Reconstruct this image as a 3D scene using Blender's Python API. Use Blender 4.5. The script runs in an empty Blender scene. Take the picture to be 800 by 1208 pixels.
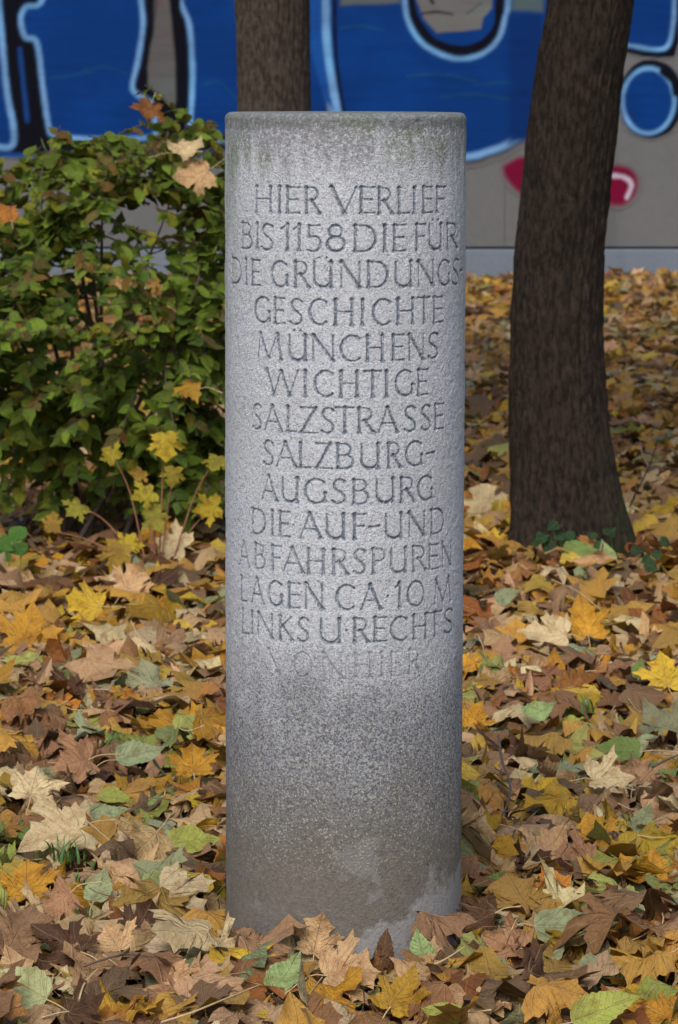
import bpy, math, random
import numpy as np
from mathutils import Vector, Matrix, noise as mn

R = math.radians
scene = bpy.context.scene
COL = scene.collection

# ------------------------------------------------------------------ camera
F = 3950.0            # focal length in pixels of the 800 x 1208 photograph
CD, CH, TILT = 5.6, 1.45, R(7.3)
cam_d = bpy.data.cameras.new('camera')
cam = bpy.data.objects.new('camera', cam_d); COL.objects.link(cam)
cam.location = (0, -CD, CH)
cam.rotation_euler = (R(90) - TILT, 0, 0)
cam_d.sensor_fit = 'VERTICAL'; cam_d.sensor_height = 24.0; cam_d.sensor_width = 24.0
cam_d.lens = 24.0 * F / 1208.0
cam_d.clip_start = 0.1; cam_d.clip_end = 600
cam_d.dof.use_dof = True
cam_d.dof.focus_distance = 5.5
cam_d.dof.aperture_fstop = 10.0
scene.camera = cam

# ------------------------------------------------------------------ light
SUN = Vector((-0.16, -0.72, 0.80)).normalized()
w = bpy.data.worlds.new('World'); scene.world = w; w.use_nodes = True
nt = w.node_tree
bg = nt.nodes['Background']
sky = nt.nodes.new('ShaderNodeTexSky'); sky.sky_type = 'NISHITA'; sky.sun_disc = False
sky.sun_elevation = math.asin(SUN.z); sky.sun_rotation = math.atan2(SUN.x, SUN.y)
sky.air_density = 1.3; sky.dust_density = 4.0; sky.ozone_density = 1.0
nt.links.new(sky.outputs[0], bg.inputs[0]); bg.inputs[1].default_value = 0.105
sd = bpy.data.lights.new('sun', 'SUN'); sd.energy = 1.8; sd.angle = R(32); sd.color = (1.0, 0.98, 0.96)
so = bpy.data.objects.new('sun', sd); COL.objects.link(so)
so.rotation_euler = (-SUN).to_track_quat('-Z', 'Y').to_euler()
scene.view_settings.view_transform = 'Standard'; scene.view_settings.look = 'None'
scene.view_settings.exposure = 0.46; scene.view_settings.gamma = 1.0
scene.render.engine = 'CYCLES'

# ------------------------------------------------------------------ helpers
def ray(u, v):
    c = Vector(((u - 400) / F, -(v - 604) / F, -1.0))
    ct, st = math.cos(R(90) - TILT), math.sin(R(90) - TILT)
    return Vector((c.x, c.y * ct - c.z * st, c.y * st + c.z * ct))
CAM = Vector((0, -CD, CH))
def on_z(u, v, z=0.0):
    d = ray(u, v); return CAM + d * ((z - CH) / d.z)
def on_y(u, v, y):
    d = ray(u, v); return CAM + d * ((y + CD) / d.y)
def project(p):
    ct, st = math.cos(TILT), math.sin(TILT)
    x = p[..., 0]; y = p[..., 1] + CD; z = p[..., 2] - CH
    dep = y * ct - z * st
    up = y * st + z * ct
    return 400 + F * x / dep, 604 - F * up / dep, dep

def tag(o, label=None, cat=None, group=None, kind=None):
    if label: o['label'] = label
    if cat: o['category'] = cat
    if group: o['group'] = group
    if kind: o['kind'] = kind
    return o
def empty(name, loc=(0, 0, 0)):
    o = bpy.data.objects.new(name, None); o.location = loc; COL.objects.link(o); return o
def link(name, me, parent=None, loc=(0, 0, 0)):
    o = bpy.data.objects.new(name, me); COL.objects.link(o); o.parent = parent; o.location = loc
    return o
def mesh_np(name, V, Fa, mat=None, uv=None, tint=None, smooth=True):
    V = np.asarray(V, dtype=np.float32).reshape(-1, 3); Fa = np.asarray(Fa, dtype=np.int32)
    k = Fa.shape[1]
    me = bpy.data.meshes.new(name)
    me.vertices.add(len(V)); me.vertices.foreach_set('co', V.ravel())
    me.loops.add(Fa.size); me.loops.foreach_set('vertex_index', Fa.ravel())
    me.polygons.add(len(Fa)); me.polygons.foreach_set('loop_start', np.arange(0, Fa.size, k, dtype=np.int32))
    me.polygons.foreach_set('loop_total', np.full(len(Fa), k, dtype=np.int32))
    me.update(calc_edges=True)
    if smooth: me.polygons.foreach_set('use_smooth', np.ones(len(Fa), dtype=bool))
    if uv is not None:
        l = me.uv_layers.new(name='luv'); l.data.foreach_set('uv', np.asarray(uv, dtype=np.float32)[Fa.ravel()].ravel())
    if tint is not None:
        a = me.color_attributes.new('tint', 'FLOAT_COLOR', 'POINT')
        t = np.ones((len(V), 4), dtype=np.float32); t[:, :tint.shape[1]] = tint
        a.data.foreach_set('color', t.ravel())
    if mat: me.materials.append(mat)
    return me
def vnoise(x, y, seed=0, per=None):
    xi = np.floor(x).astype(np.int64); yi = np.floor(y).astype(np.int64)
    fx = x - xi; fy = y - yi; fx = fx * fx * (3 - 2 * fx); fy = fy * fy * (3 - 2 * fy)
    def h(a, b):
        if per: a = a % per
        n = (a * 374761393 + b * 668265263 + seed * 1442695041) & 0xffffffff
        n = ((n ^ (n >> 13)) * 1274126177) & 0xffffffff
        return ((n ^ (n >> 16)) & 0xffff) / 65535.0
    return (h(xi, yi) * (1 - fx) + h(xi + 1, yi) * fx) * (1 - fy) + (h(xi, yi + 1) * (1 - fx) + h(xi + 1, yi + 1) * fx) * fy
def grid_faces(nu, nv, wrap=False):      # nu columns, nv rows of vertices, index = row*nu+col
    c = np.arange(nu if wrap else nu - 1); r = np.arange(nv - 1)
    C_, R_ = np.meshgrid(c, r)
    a = R_ * nu + C_; b = R_ * nu + (C_ + 1) % nu
    return np.stack([a, b, b + nu, a + nu], -1).reshape(-1, 4)
def tube_arrays(pts, rads, seg=6):
    pts = [Vector(p) for p in pts]; V = []; n = len(pts)
    for i, p in enumerate(pts):
        t = (pts[min(i + 1, n - 1)] - pts[max(i - 1, 0)]).normalized()
        a = t.cross(Vector((0.13, 0.31, 0.94))); a = (a if a.length > 1e-3 else t.cross(Vector((1, 0, 0)))).normalized(); b = t.cross(a)
        for k in range(seg):
            an = 2 * math.pi * k / seg
            V.append(p + (a * math.cos(an) + b * math.sin(an)) * rads[i])
    return np.array([tuple(v) for v in V]), grid_faces(seg, n, True)
class Bag:                              # joins several pieces of ONE part into a mesh
    def __init__(s): s.V = []; s.F = []; s.T = []; s.U = []; s.n = 0
    def add(s, V, Fa, tint=None, uv=None):
        V = np.asarray(V).reshape(-1, 3); s.V.append(V); s.F.append(np.asarray(Fa) + s.n); s.n += len(V)
        s.T.append(np.broadcast_to(np.array(tint if tint is not None else (1, 1, 1), dtype=float), (len(V), 3)))
        s.U.append(uv if uv is not None else np.zeros((len(V), 2)))
    def mesh(s, name, mat, smooth=True):
        return mesh_np(name, np.concatenate(s.V), np.concatenate(s.F), mat, np.concatenate(s.U), np.concatenate(s.T), smooth)
def smoothpath(pts, n=24):
    pts = [Vector(p) for p in pts]; out = []
    P = [pts[0] * 2 - pts[1]] + pts + [pts[-1] * 2 - pts[-2]]
    m = len(pts) - 1
    for i in range(n + 1):
        t = i / n * m; k = min(int(t), m - 1); t -= k
        a, b, c, d = P[k:k + 4]
        out.append(0.5 * ((2 * b) + (c - a) * t + (2 * a - 5 * b + 4 * c - d) * t * t + (3 * b - a - 3 * c + d) * t ** 3))
    return out
def box_mesh(name, x0, x1, y0, y1, z0, z1, mat, bev=0.004):
    import bmesh
    bm = bmesh.new(); bmesh.ops.create_cube(bm, size=1)
    for v in bm.verts:
        v.co = Vector(((x0 + x1) / 2 + v.co.x * (x1 - x0), (y0 + y1) / 2 + v.co.y * (y1 - y0), (z0 + z1) / 2 + v.co.z * (z1 - z0)))
    if bev: bmesh.ops.bevel(bm, geom=bm.edges[:], offset=bev, segments=1, affect='EDGES')
    me = bpy.data.meshes.new(name); bm.to_mesh(me); bm.free(); me.materials.append(mat); return me

# ------------------------------------------------------------------ materials
class NT:
    def __init__(s, name):
        s.m = bpy.data.materials.new(name); s.m.use_nodes = True; s.t = s.m.node_tree
        s.b = s.t.nodes['Principled BSDF']; s.out = s.t.nodes['Material Output']
    def n(s, typ, **kw):
        x = s.t.nodes.new('ShaderNode' + typ)
        for k, v in kw.items(): setattr(x, k, v)
        return x
    def put(s, sock, v):
        if v is None: return
        if hasattr(v, 'is_linked') or isinstance(v, bpy.types.NodeSocket): s.t.links.new(v, sock)
        else:
            if isinstance(v, (tuple, list)) and len(v) == 3 and len(sock.default_value) == 4: v = tuple(v) + (1,)
            sock.default_value = v
    def math(s, op, a, b=None, c=None):
        x = s.n('Math', operation=op); s.put(x.inputs[0], a); s.put(x.inputs[1], b)
        if c is not None: s.put(x.inputs[2], c)
        return x.outputs[0]
    def mix(s, f, a, b, mode='MIX'):
        x = s.n('Mix', data_type='RGBA', blend_type=mode)
        s.put(x.inputs[0], f); s.put(x.inputs[6], a); s.put(x.inputs[7], b); return x.outputs[2]
    def noise(s, vec, scale, detail=3, rough=.55):
        x = s.n('TexNoise'); s.put(x.inputs['Vector'], vec); x.inputs['Scale'].default_value = scale
        x.inputs['Detail'].default_value = detail; x.inputs['Roughness'].default_value = rough; return x.outputs[0]
    def ramp(s, f, stops):
        x = s.n('ValToRGB'); e = x.color_ramp.elements
        while len(e) < len(stops): e.new(.5)
        for i, (p, c) in enumerate(stops):
            e[i].position = p; e[i].color = (c, c, c, 1) if not isinstance(c, tuple) else c + (1,)
        s.put(x.inputs[0], f); return x.outputs[0]
    def step(s, f, lo, hi):
        x = s.n('MapRange', interpolation_type='SMOOTHSTEP'); s.put(x.inputs[0], f)
        s.put(x.inputs[1], lo); s.put(x.inputs[2], hi); return x.outputs[0]
    def scalevec(s, vec, sc):
        x = s.n('Mapping'); s.put(x.inputs[0], vec); x.inputs['Scale'].default_value = sc; return x.outputs[0]
    def bump(s, h, st, dist):
        x = s.n('Bump'); s.put(x.inputs['Height'], h); x.inputs['Strength'].default_value = st; x.inputs['Distance'].default_value = dist
        s.t.links.new(x.outputs[0], s.b.inputs['Normal']); return x.outputs[0]
    def tint(s):
        x = s.n('Attribute', attribute_name='tint'); return x.outputs[0]
    def obj(s): return s.n('TexCoord').outputs['Object']

def mat_leaf(name, transl=0.22, rough=0.55, spots=1.0, back=0.35):
    g = NT(name); t = g.tint(); geo = g.n('NewGeometry')
    pos = geo.outputs['Position']
    uv = g.n('UVMap', uv_map='luv').outputs[0]
    n1 = g.noise(pos, 34, 5, .65); n2 = g.noise(pos, 190, 4, .65)
    c = g.mix(g.math('MULTIPLY', g.step(n1, .46, .66), .70 * spots), t, g.mix(1.0, t, (.55, .42, .33), 'MULTIPLY'))
    c = g.mix(g.math('MULTIPLY', g.step(n2, .56, .68), .60 * spots), c, g.mix(1.0, t, (.30, .21, .18), 'MULTIPLY'))
    c = g.mix(g.math('MULTIPLY', g.step(g.noise(pos, 90, 2, .5), .5, .8), .25), c, g.mix(1.0, t, (1.4, 1.32, 1.1), 'MULTIPLY'))
    c = g.mix(g.math('MULTIPLY', g.step(g.noise(pos, 11, 3, .5), .4, .75), .45 * spots), c, g.mix(.55, t, (.16, .08, .035)))
    sx = g.n('SeparateXYZ'); g.put(sx.inputs[0], uv); x, y = sx.outputs[0], sx.outputs[1]
    ax = g.math('ABSOLUTE', x)
    v = None
    for a in (90, 47, 8):
        # distance to a vein line leaving the leaf base at angle a
        d = g.math('ABSOLUTE', g.math('SUBTRACT', g.math('MULTIPLY', ax, math.sin(R(a))), g.math('MULTIPLY', y, math.cos(R(a)))))
        v = d if v is None else g.math('MINIMUM', v, d)
    # side veins running off the midrib
    sv = g.math('ABSOLUTE', g.math('SINE', g.math('MULTIPLY', g.math('SUBTRACT', y, g.math('MULTIPLY', ax, .75)), 26.0)))
    side = g.step(sv, .16, .0)
    vein = g.math('MAXIMUM', g.step(v, .022, .004), g.math('MULTIPLY', side, .45))
    c = g.mix(g.math('MULTIPLY', vein, .35), c, g.mix(.6, t, (.45, .36, .22)))
    c = g.mix(g.math('MULTIPLY', geo.outputs['Backfacing'], back), c, g.mix(.45, t, (.44, .33, .19)))
    g.put(g.b.inputs['Base Color'], c)
    g.b.inputs['Roughness'].default_value = rough; g.b.inputs['Specular IOR Level'].default_value = .22
    nrm = g.bump(g.math('ADD', g.math('MULTIPLY', vein, -.8), g.math('ADD', g.math('MULTIPLY', n2, 1.0), g.math('MULTIPLY', g.noise(pos, 90, 3, .6), 1.6))), .85, .003)
    tr = g.n('BsdfTranslucent'); g.put(tr.inputs[0], c); g.t.links.new(nrm, tr.inputs['Normal'])
    ms = g.n('MixShader'); ms.inputs[0].default_value = transl
    g.t.links.new(g.b.outputs[0], ms.inputs[1]); g.t.links.new(tr.outputs[0], ms.inputs[2])
    g.t.links.new(ms.outputs[0], g.out.inputs[0]); return g.m
M_leaf = mat_leaf('fallen_leaf')
M_green = mat_leaf('shrub_leaf', .34, .62, .45, .25)

def mat_soil():
    g = NT('soil'); p = g.obj()
    c = g.mix(g.noise(p, 14, 6, .7), (.012, .007, .004), (.085, .045, .022))
    c = g.mix(g.step(g.noise(p, 45, 3), .55, .7), c, (.16, .085, .03))
    g.put(g.b.inputs['Base Color'], c); g.b.inputs['Roughness'].default_value = .95
    g.bump(g.noise(p, 60, 5, .7), 1, .02); return g.m
M_soil = mat_soil()

def mat_bark(name, lo, hi, moss=True):
    g = NT(name); p = g.obj()
    s1 = g.scalevec(p, (1, 1, .38)); n = g.noise(s1, 75, 5, .65); m = g.noise(s1, 210, 3, .6)
    c = g.mix(g.step(n, .35, .68), lo, hi)
    c = g.mix(g.math('MULTIPLY', g.step(m, .6, .75), .5), c, tuple(x * 1.7 for x in hi))
    c = g.mix(g.math('MULTIPLY', g.step(g.noise(p, 5, 4, .6), .55, .75), .5), c, tuple(x * .6 for x in lo))
    if moss:
        sx = g.n('SeparateXYZ'); g.put(sx.inputs[0], p)
        low = g.step(sx.outputs[2], .75, .0); side = g.step(sx.outputs[0], .04, .17)
        mk = g.math('MULTIPLY', g.math('MULTIPLY', low, side), g.step(g.noise(p, 22, 4), .38, .6))
        c = g.mix(g.math('MULTIPLY', mk, .5), c, (.022, .034, .010))
    g.put(g.b.inputs['Base Color'], c); g.b.inputs['Roughness'].default_value = .9; g.b.inputs['Specular IOR Level'].default_value = .2
    g.bump(g.math('ADD', n, g.math('MULTIPLY', m, .5)), .9, .012); return g.m
M_bark = mat_bark('dark_bark', (.009, .0065, .005), (.040, .028, .020))
M_bark2 = mat_bark('brown_bark', (.042, .033, .027), (.13, .10, .078), False)

def mat_granite():
    g = NT('granite'); p = g.obj(); sx = g.n('SeparateXYZ'); g.put(sx.inputs[0], p); X, Z = sx.outputs[0], sx.outputs[2]
    v = g.n('TexVoronoi'); g.put(v.inputs['Vector'], p); v.inputs['Scale'].default_value = 480; v.inputs['Randomness'].default_value = 1
    sr = g.n('SeparateColor'); g.put(sr.inputs[0], v.outputs['Color'])
    grain = g.ramp(sr.outputs[0], [(0, (.12, .13, .155)), (.12, (.19, .205, .235)), (.22, (.37, .40, .455)), (.62, (.485, .52, .59)), (.88, (.57, .60, .665)), (1, (.74, .76, .80))])
    n = g.noise(p, 170, 3, .65); fl = g.noise(p, 420, 2, .5)
    c = g.mix(.42, grain, g.mix(n, (.31, .33, .37), (.56, .58, .62)))
    c = g.mix(g.math('MULTIPLY', g.step(fl, .62, .70), .45), c, (.16, .16, .19))
    c = g.mix(g.math('MULTIPLY', g.step(g.noise(p, 7, 4), .4, .75), .22), c, (.36, .36, .38))
    # carved letters keep a dark blue-grey pigment and dirt
    sc = g.n('SeparateColor'); g.put(sc.inputs[0], g.tint())
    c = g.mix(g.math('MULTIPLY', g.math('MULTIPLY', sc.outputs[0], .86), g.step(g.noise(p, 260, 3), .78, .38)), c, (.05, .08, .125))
    # algae and grime running down from the rim
    st = g.noise(g.scalevec(p, (1, 1, .16)), 42, 4, .65)
    rim = g.math('ADD', g.step(Z, 1.15, 1.42), -.42)
    rk = g.step(g.math('ADD', rim, st), .62, 1.0)
    c = g.mix(g.math('MULTIPLY', g.math('MULTIPLY', rk, g.step(n, .30, .60)), .80), c, g.mix(g.step(g.noise(p, 9, 2), .45, .6), (.14, .14, .15), (.09, .125, .05)))
    rim2 = g.step(g.math('ADD', g.step(Z, 1.345, 1.395), g.math('MULTIPLY', g.noise(p, 55, 5, .7), 1.1)), 1.05, 1.45)
    c = g.mix(g.math('MULTIPLY', rim2, .60), c, (.085, .095, .09))
    edge = g.math('MULTIPLY', g.step(g.math('ABSOLUTE', X), .165, .198), g.math('MULTIPLY', g.step(Z, .75, 1.35), g.step(st, .42, .6)))
    c = g.mix(g.math('MULTIPLY', edge, .45), c, (.16, .22, .12))
    # splash zone: rough, stained, getting browner downwards
    big = g.noise(p, 6.5, 5, .6)
    drip = g.noise(g.scalevec(p, (1, 1, .25)), 20, 4, .6)
    zz = g.math('ADD', g.math('ADD', Z, g.math('MULTIPLY', g.math('SUBTRACT', big, .5), .40)), g.math('ADD', g.math('MULTIPLY', g.math('SUBTRACT', n, .5), .22), g.math('MULTIPLY', g.math('SUBTRACT', drip, .5), .25)))
    c = g.mix(g.math('MULTIPLY', g.step(zz, .60, .36), .72), c, g.mix(1.0, c, (.42, .42, .43), 'MULTIPLY'))
    c = g.mix(g.math('MULTIPLY', g.math('MULTIPLY', g.step(zz, .54, .40), g.step(n, .48, .58)), .62), c, (.075, .08, .095))
    c = g.mix(g.math('MULTIPLY', g.math('MULTIPLY', g.step(zz, .54, .40), g.step(g.noise(p, 260, 2), .60, .68)), .6), c, (.40, .39, .36))
    zb = g.math('ADD', Z, g.math('MULTIPLY', g.math('SUBTRACT', g.noise(g.scalevec(p, (1, 1, .55)), 9, 5, .6), .5), .22))
    low = g.step(zb, .40, .17)
    c = g.mix(g.math('MULTIPLY', low, .82), c, g.mix(g.noise(p, 95, 4, .65), (.055, .046, .034), (.185, .162, .125)))
    # pale cement-like patches with ragged borders near the foot
    pt = g.math('ADD', g.math('ADD', g.math('MULTIPLY', X, 1.25), g.math('MULTIPLY', Z, -1.6)), g.math('MULTIPLY', g.math('SUBTRACT', g.noise(p, 13, 6, .6), .5), .42))
    patch = g.math('MAXIMUM', g.step(pt, -.012, .03), g.math('MULTIPLY', g.step(g.noise(p, 8, 5, .6), .56, .62), .45))
    patch = g.math('MULTIPLY', patch, g.step(Z, .33, .22))
    c = g.mix(g.math('MULTIPLY', patch, .80), c, g.mix(g.noise(g.scalevec(p, (1, 1, 2.2)), 130, 3), (.20, .20, .205), (.34, .34, .345)))
    fz = g.step(Z, .60, .42); f1 = g.noise(p, 230, 2, .5); v2 = g.n('TexVoronoi'); g.put(v2.inputs['Vector'], p); v2.inputs['Scale'].default_value = 400
    s2 = g.n('SeparateColor'); g.put(s2.inputs[0], v2.outputs['Color'])
    c = g.mix(g.math('MULTIPLY', g.math('MULTIPLY', fz, g.step(s2.outputs[0], .84, .90)), g.math('MULTIPLY', g.step(Z, .10, .24), .60)), c, (.42, .41, .37))
    c = g.mix(g.math('MULTIPLY', g.math('MULTIPLY', fz, g.step(s2.outputs[1], .74, .80)), g.math('MULTIPLY', g.step(Z, .12, .30), .65)), c, (.055, .06, .075))
    g.put(g.b.inputs['Base Color'], c)
    g.b.inputs['Roughness'].default_value = .82; g.b.inputs['Specular IOR Level'].default_value = .3
    g.bump(g.math('ADD', g.math('ADD', n, fl), g.math('MULTIPLY', sr.outputs[1], .6)), .75, .0022)
    return g.m
M_granite = mat_granite()

def mat_concrete(name='wall_concrete', a=(.082, .084, .090), b=(.160, .160, .166), paint=False):
    g = NT(name); p = g.n('NewGeometry').outputs['Position']
    n1 = g.noise(p, 1.3, 5, .6); n2 = g.noise(p, 22, 5, .65); n3 = g.noise(p, 120, 2, .6)
    c = g.mix(g.math('ADD', g.math('MULTIPLY', n1, .6), g.math('MULTIPLY', n2, .4)), a, b)
    c = g.mix(g.math('MULTIPLY', g.step(n3, .6, .72), .5), c, tuple(x * .5 for x in a))
    c = g.mix(g.math('MULTIPLY', g.step(g.noise(g.scalevec(p, (1, 1, .1)), 3, 4), .55, .75), .35), c, tuple(x * .6 for x in a))
    if paint:
        at = g.n('Attribute', attribute_name='tint')
        pc = at.outputs[0]
        st = g.noise(g.scalevec(p, (.5, 1, 6)), 3.5, 5, .6)
        pc = g.mix(g.math('MULTIPLY', g.step(st, .42, .72), .35), pc, g.mix(1.0, pc, (.45, .55, .62), 'MULTIPLY'))
        pc = g.mix(g.math('MULTIPLY', g.step(g.noise(p, 1.6, 4, .6), .45, .7), .5), pc, g.mix(1.0, pc, (1.0, 1.5, 1.45), 'MULTIPLY'))
        pc = g.mix(g.math('MULTIPLY', g.step(n2, .6, .75), .3), pc, g.mix(1.0, pc, (1.8, 1.5, 1.25), 'MULTIPLY'))
        g.b.inputs['Specular IOR Level'].default_value = .1
        c = g.mix(g.math('MULTIPLY', at.outputs['Alpha'], 1.0), c, pc)
    g.put(g.b.inputs['Base Color'], c); g.b.inputs['Roughness'].default_value = .85; g.b.inputs['Specular IOR Level'].default_value = .1
    g.bump(g.math('ADD', n2, g.math('MULTIPLY', n3, .6)), .5, .006); return g.m
M_conc = mat_concrete()
M_plinth = mat_concrete('plinth_concrete', (.10, .12, .155), (.18, .21, .26))
M_paint = mat_concrete('sprayed_paint', paint=True)
M_dark = mat_concrete('joint_mortar', (.03, .03, .03), (.05, .05, .05))
def mat_simple(name, a, b, sc=60, rough=.7):
    g = NT(name); p = g.n('NewGeometry').outputs['Position']
    g.put(g.b.inputs['Base Color'], g.mix(g.noise(p, sc, 4), a, b)); g.b.inputs['Roughness'].default_value = rough
    g.bump(g.noise(p, sc * 3, 3), .4, .002); return g.m
M_stalk = mat_simple('leaf_stalk', (.30, .20, .09), (.52, .40, .22))
M_redstalk = mat_simple('red_stalk', (.16, .05, .03), (.30, .13, .06))
M_twig = mat_simple('dark_twig', (.045, .032, .024), (.11, .078, .058))
M_greytwig = mat_simple('grey_twig', (.10, .09, .085), (.2, .18, .17))
M_grass = mat_simple('grass_blade', (.03, .09, .015), (.07, .17, .03), 20, .5)

# ------------------------------------------------------------------ ground
def gh(x, y):
    x = np.asarray(x, float); y = np.asarray(y, float)
    h = .018 * np.sin(2.3 * x + 1.1 * y + .4) + .015 * np.sin(1.1 * x - 2.9 * y + 2.) + .012 * (vnoise(x * 3.1, y * 3.1, 5) - .5)
    far = np.clip((y - 6) / 8, 0, 1)
    h = h + .03 * far * (vnoise(x * .8, y * .8, 9) - .5)
    r = np.hypot(x, y)
    return -.028 + .020 * np.clip((.7 - r) / .35, 0, 1) - .018 * np.clip((y - 1) / 4, 0, 1) + h * np.clip((r - .15) / .5, .25, 1)
xs = np.concatenate([-np.geomspace(150, 3.2, 14), np.linspace(-3, 3, 90), np.geomspace(3.2, 150, 14)])
ys = np.concatenate([[-120, -60, -25, -12, -8], np.linspace(-6.5, 20, 260), np.geomspace(21, 300, 14)])
GX, GY = np.meshgrid(xs, ys)
m = (np.abs(GX) < 8) & (GY > -9) & (GY < 24)
GZ = np.where(m, gh(GX, GY), -.05) - .012
tag(link('ground', mesh_np('ground', np.stack([GX, GY, GZ], -1), grid_faces(len(xs), len(ys)), M_soil)), kind='structure')

# ------------------------------------------------------------------ wall with graffiti
WY = 19.8
def wx(u): return on_y(u, 200, WY).x
def wz(v): return on_y(400, v, WY).z
wall = tag(empty('concrete_wall', (0, WY, 0)), 'long concrete wall sprayed with big blue and black graffiti behind the trees', 'wall')
J0, JW = wx(596), wx(596) - wx(257)
plinth_top = wz(294)
k0 = -6
for k in range(k0, 6):
    x0 = J0 + k * JW
    link('wall_panel', box_mesh('wall_panel', x0 + .001, x0 + JW - .001, 0, .22, plinth_top + .018, 3.05, M_conc, .002), wall)
    link('plinth', box_mesh('plinth', x0 + .004 + .3, x0 + JW - .004 + .3, -.035, .24, -.1, plinth_top, M_plinth, .01), wall)
link('coping', box_mesh('coping', J0 + k0 * JW, J0 + 6 * JW, -.04, .26, 3.053, 3.13, M_plinth, .01), wall)
link('joint_mortar', box_mesh('joint_mortar', J0 + k0 * JW, J0 + 6 * JW, .03, .2, -.05, 3.0, M_dark, 0), wall)

BLUE = (.0010, .027, .145); LIGHT = (.12, .25, .46); BLACK = (.002, .002, .006); MAG = (.13, .002, .025); WHITE = (.42, .42, .52); MID = (.006, .05, .22); TEAL = (.02, .06, .10)
step = 2.0
gu = np.arange(-420, 1240, step); gv = np.arange(-150, 262, step)
U, Vv = np.meshgrid(gu, gv)
wob = (vnoise(U * .09, Vv * .09, 3) - .5) * 2.2
col = np.zeros(U.shape + (3,)); alp = np.zeros(U.shape)
def inpoly(P):
    ins = np.zeros(U.shape, bool); n = len(P)
    for i in range(n):
        (x1, y1), (x2, y2) = P[i], P[(i + 1) % n]
        if y1 == y2: continue
        c = ((y1 > Vv) != (y2 > Vv)) & (U < (x2 - x1) * (Vv - y1) / (y2 - y1) + x1); ins ^= c
    return ins
def dline(P):
    d = np.full(U.shape, 1e9)
    for (x1, y1), (x2, y2) in zip(P[:-1], P[1:]):
        dx, dy = x2 - x1, y2 - y1; L = dx * dx + dy * dy + 1e-9
        t = np.clip(((U - x1) * dx + (Vv - y1) * dy) / L, 0, 1)
        d = np.minimum(d, np.hypot(U - x1 - t * dx, Vv - y1 - t * dy))
    return d
def lay(a, c):
    global col, alp
    a = np.clip(a, 0, 1); na = a + alp * (1 - a)
    s = np.where(na > 1e-6, a / np.maximum(na, 1e-6), 0)[..., None]
    col = col * (1 - s) + np.asarray(c) * s; alp = na
def fill(P, c, soft=2.5, op=1.0):
    d = dline(P + [P[0]]); d = np.where(inpoly(P), d, -d) + wob * .6
    lay((d / soft + .5) * op, c)
def sp(P, n=30):
    return [(p.x, p.y) for p in smoothpath([Vector((a, b, 0)) for a, b in P], n)]
def stroke(P, w, c, soft=3.0, op=1.0, curve=True):
    P = sp(P) if curve else P
    if c is LIGHT:
        lay(((w / 2 + 2 - dline(P)) / 6 + .3) * .3, (.01, .07, .24)); soft += .6
        c = np.array(c) * (.75 + .5 * vnoise(U * .05, Vv * .05, 8))[..., None]; w -= .6
    lay(((w / 2 - dline(P) + wob * .35) / soft + .5) * op, c)
# left letters
fill([(-420, -150), (262, -150), (262, 184), (-420, 190)], MID, 3)
fill([(-420, -150), (268, -150), (268, 178), (-420, 184)], BLACK, 5)
fill([(-60, -150), (0, -150), (4, 20), (10, 105), (18, 158), (13, 174), (-60, 172)], BLUE)
stroke([(0, -80), (1, 0), (3.5, 35), (9, 105), (17, 155), (13, 173), (-6, 173), (-50, 170)], 7.5, LIGHT)
fill([(-420, -150), (-75, -150), (-80, 165), (-420, 165)], BLUE); stroke([(-74, -150), (-78, 60), (-80, 168), (-200, 168)], 7, LIGHT)
stroke([(25, 58), (28, 90), (33, 142)], 5, MID, 4, .8)
L2 = sp([(60, -60), (52, 0), (33, 8), (27, 22), (31, 43), (43, 47), (47.5, 63), (52, 105), (58, 148), (66, 160), (105, 164), (150, 164), (182, 160), (183, 140), (179, 122), (163, 112), (157, 101), (164, 70), (170, 28), (168, 0), (164, -60)], 90)
fill(L2, BLUE); stroke(L2, 6.5, LIGHT, curve=False)
fill([(184, -20), (186, -60), (198, -60), (201, 0), (208, 52), (209, 119), (205, 128), (190, 112), (175, 102), (175, 80), (182, 35)], (.085, .080, .082), 3)
stroke([(181, 40), (186, 0)], 3, BLACK, 4, .6)
stroke([(186, 28), (196, 38), (207, 48)], 1.5, MAG, 3, .3); stroke([(188, 0), (192, 8)], 4, MAG, 4, .3)
fill([(213, -150), (216, 0), (224, 28), (228, 70), (228, 105), (225, 156), (262, 163), (330, 165), (386, 160), (388, -150)], BLUE)
stroke([(205, -60), (214, 0), (224, 28), (227.5, 70), (227.5, 105), (224, 156)], 6.5, LIGHT)
stroke([(224, 160), (245, 165), (300, 167), (360, 165)], 5, LIGHT, 4, .8)
# big round letter
O = sp([(372, -150), (376, 0), (380, 60), (388, 110), (402, 150), (440, 176), (500, 188), (551, 185), (575, 179), (600, 169), (624, 149), (642, 100), (650, 30), (652, -150)], 60)
fill([(u, v + 9) for u, v in O], BLACK, 9, .8)
fill(O + [(652, -150), (372, -150)], BLUE)
stroke(O, 8.5, LIGHT, 4, .95, False)
fill([(376, -150), (381, -150), (384, 0), (386, 52), (392, 94), (402, 140), (384, 120), (366, 60), (362, -150)], MID, 4, .9)
stroke([(212, -60), (209, 30), (213, 80), (213, 150)], 9, BLACK, 4)
stroke([(382, -100), (384.5, 0), (386, 52), (391.5, 94), (399, 134)], 9.5, LIGHT)
stroke([(395, -100), (395, 0), (395.5, 45), (399, 90), (406, 135)], 4, BLACK)
fill([(402, -150), (401, 7), (472, 4), (470, -150)], (.08, .095, .095), 4, .8)
fill([(600, -150), (598, 12), (640, 15), (646, -150)], (.06, .09, .10), 5, .75)
stroke([(605, -60), (603, 8)], 3, TEAL, 4, .7)
H = sp([(474, -70), (477, 0), (482.5, 28), (500, 53), (528, 67), (549, 69), (571, 62), (587.5, 45), (595, 21), (598, 0), (598, -70)], 60)
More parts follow.
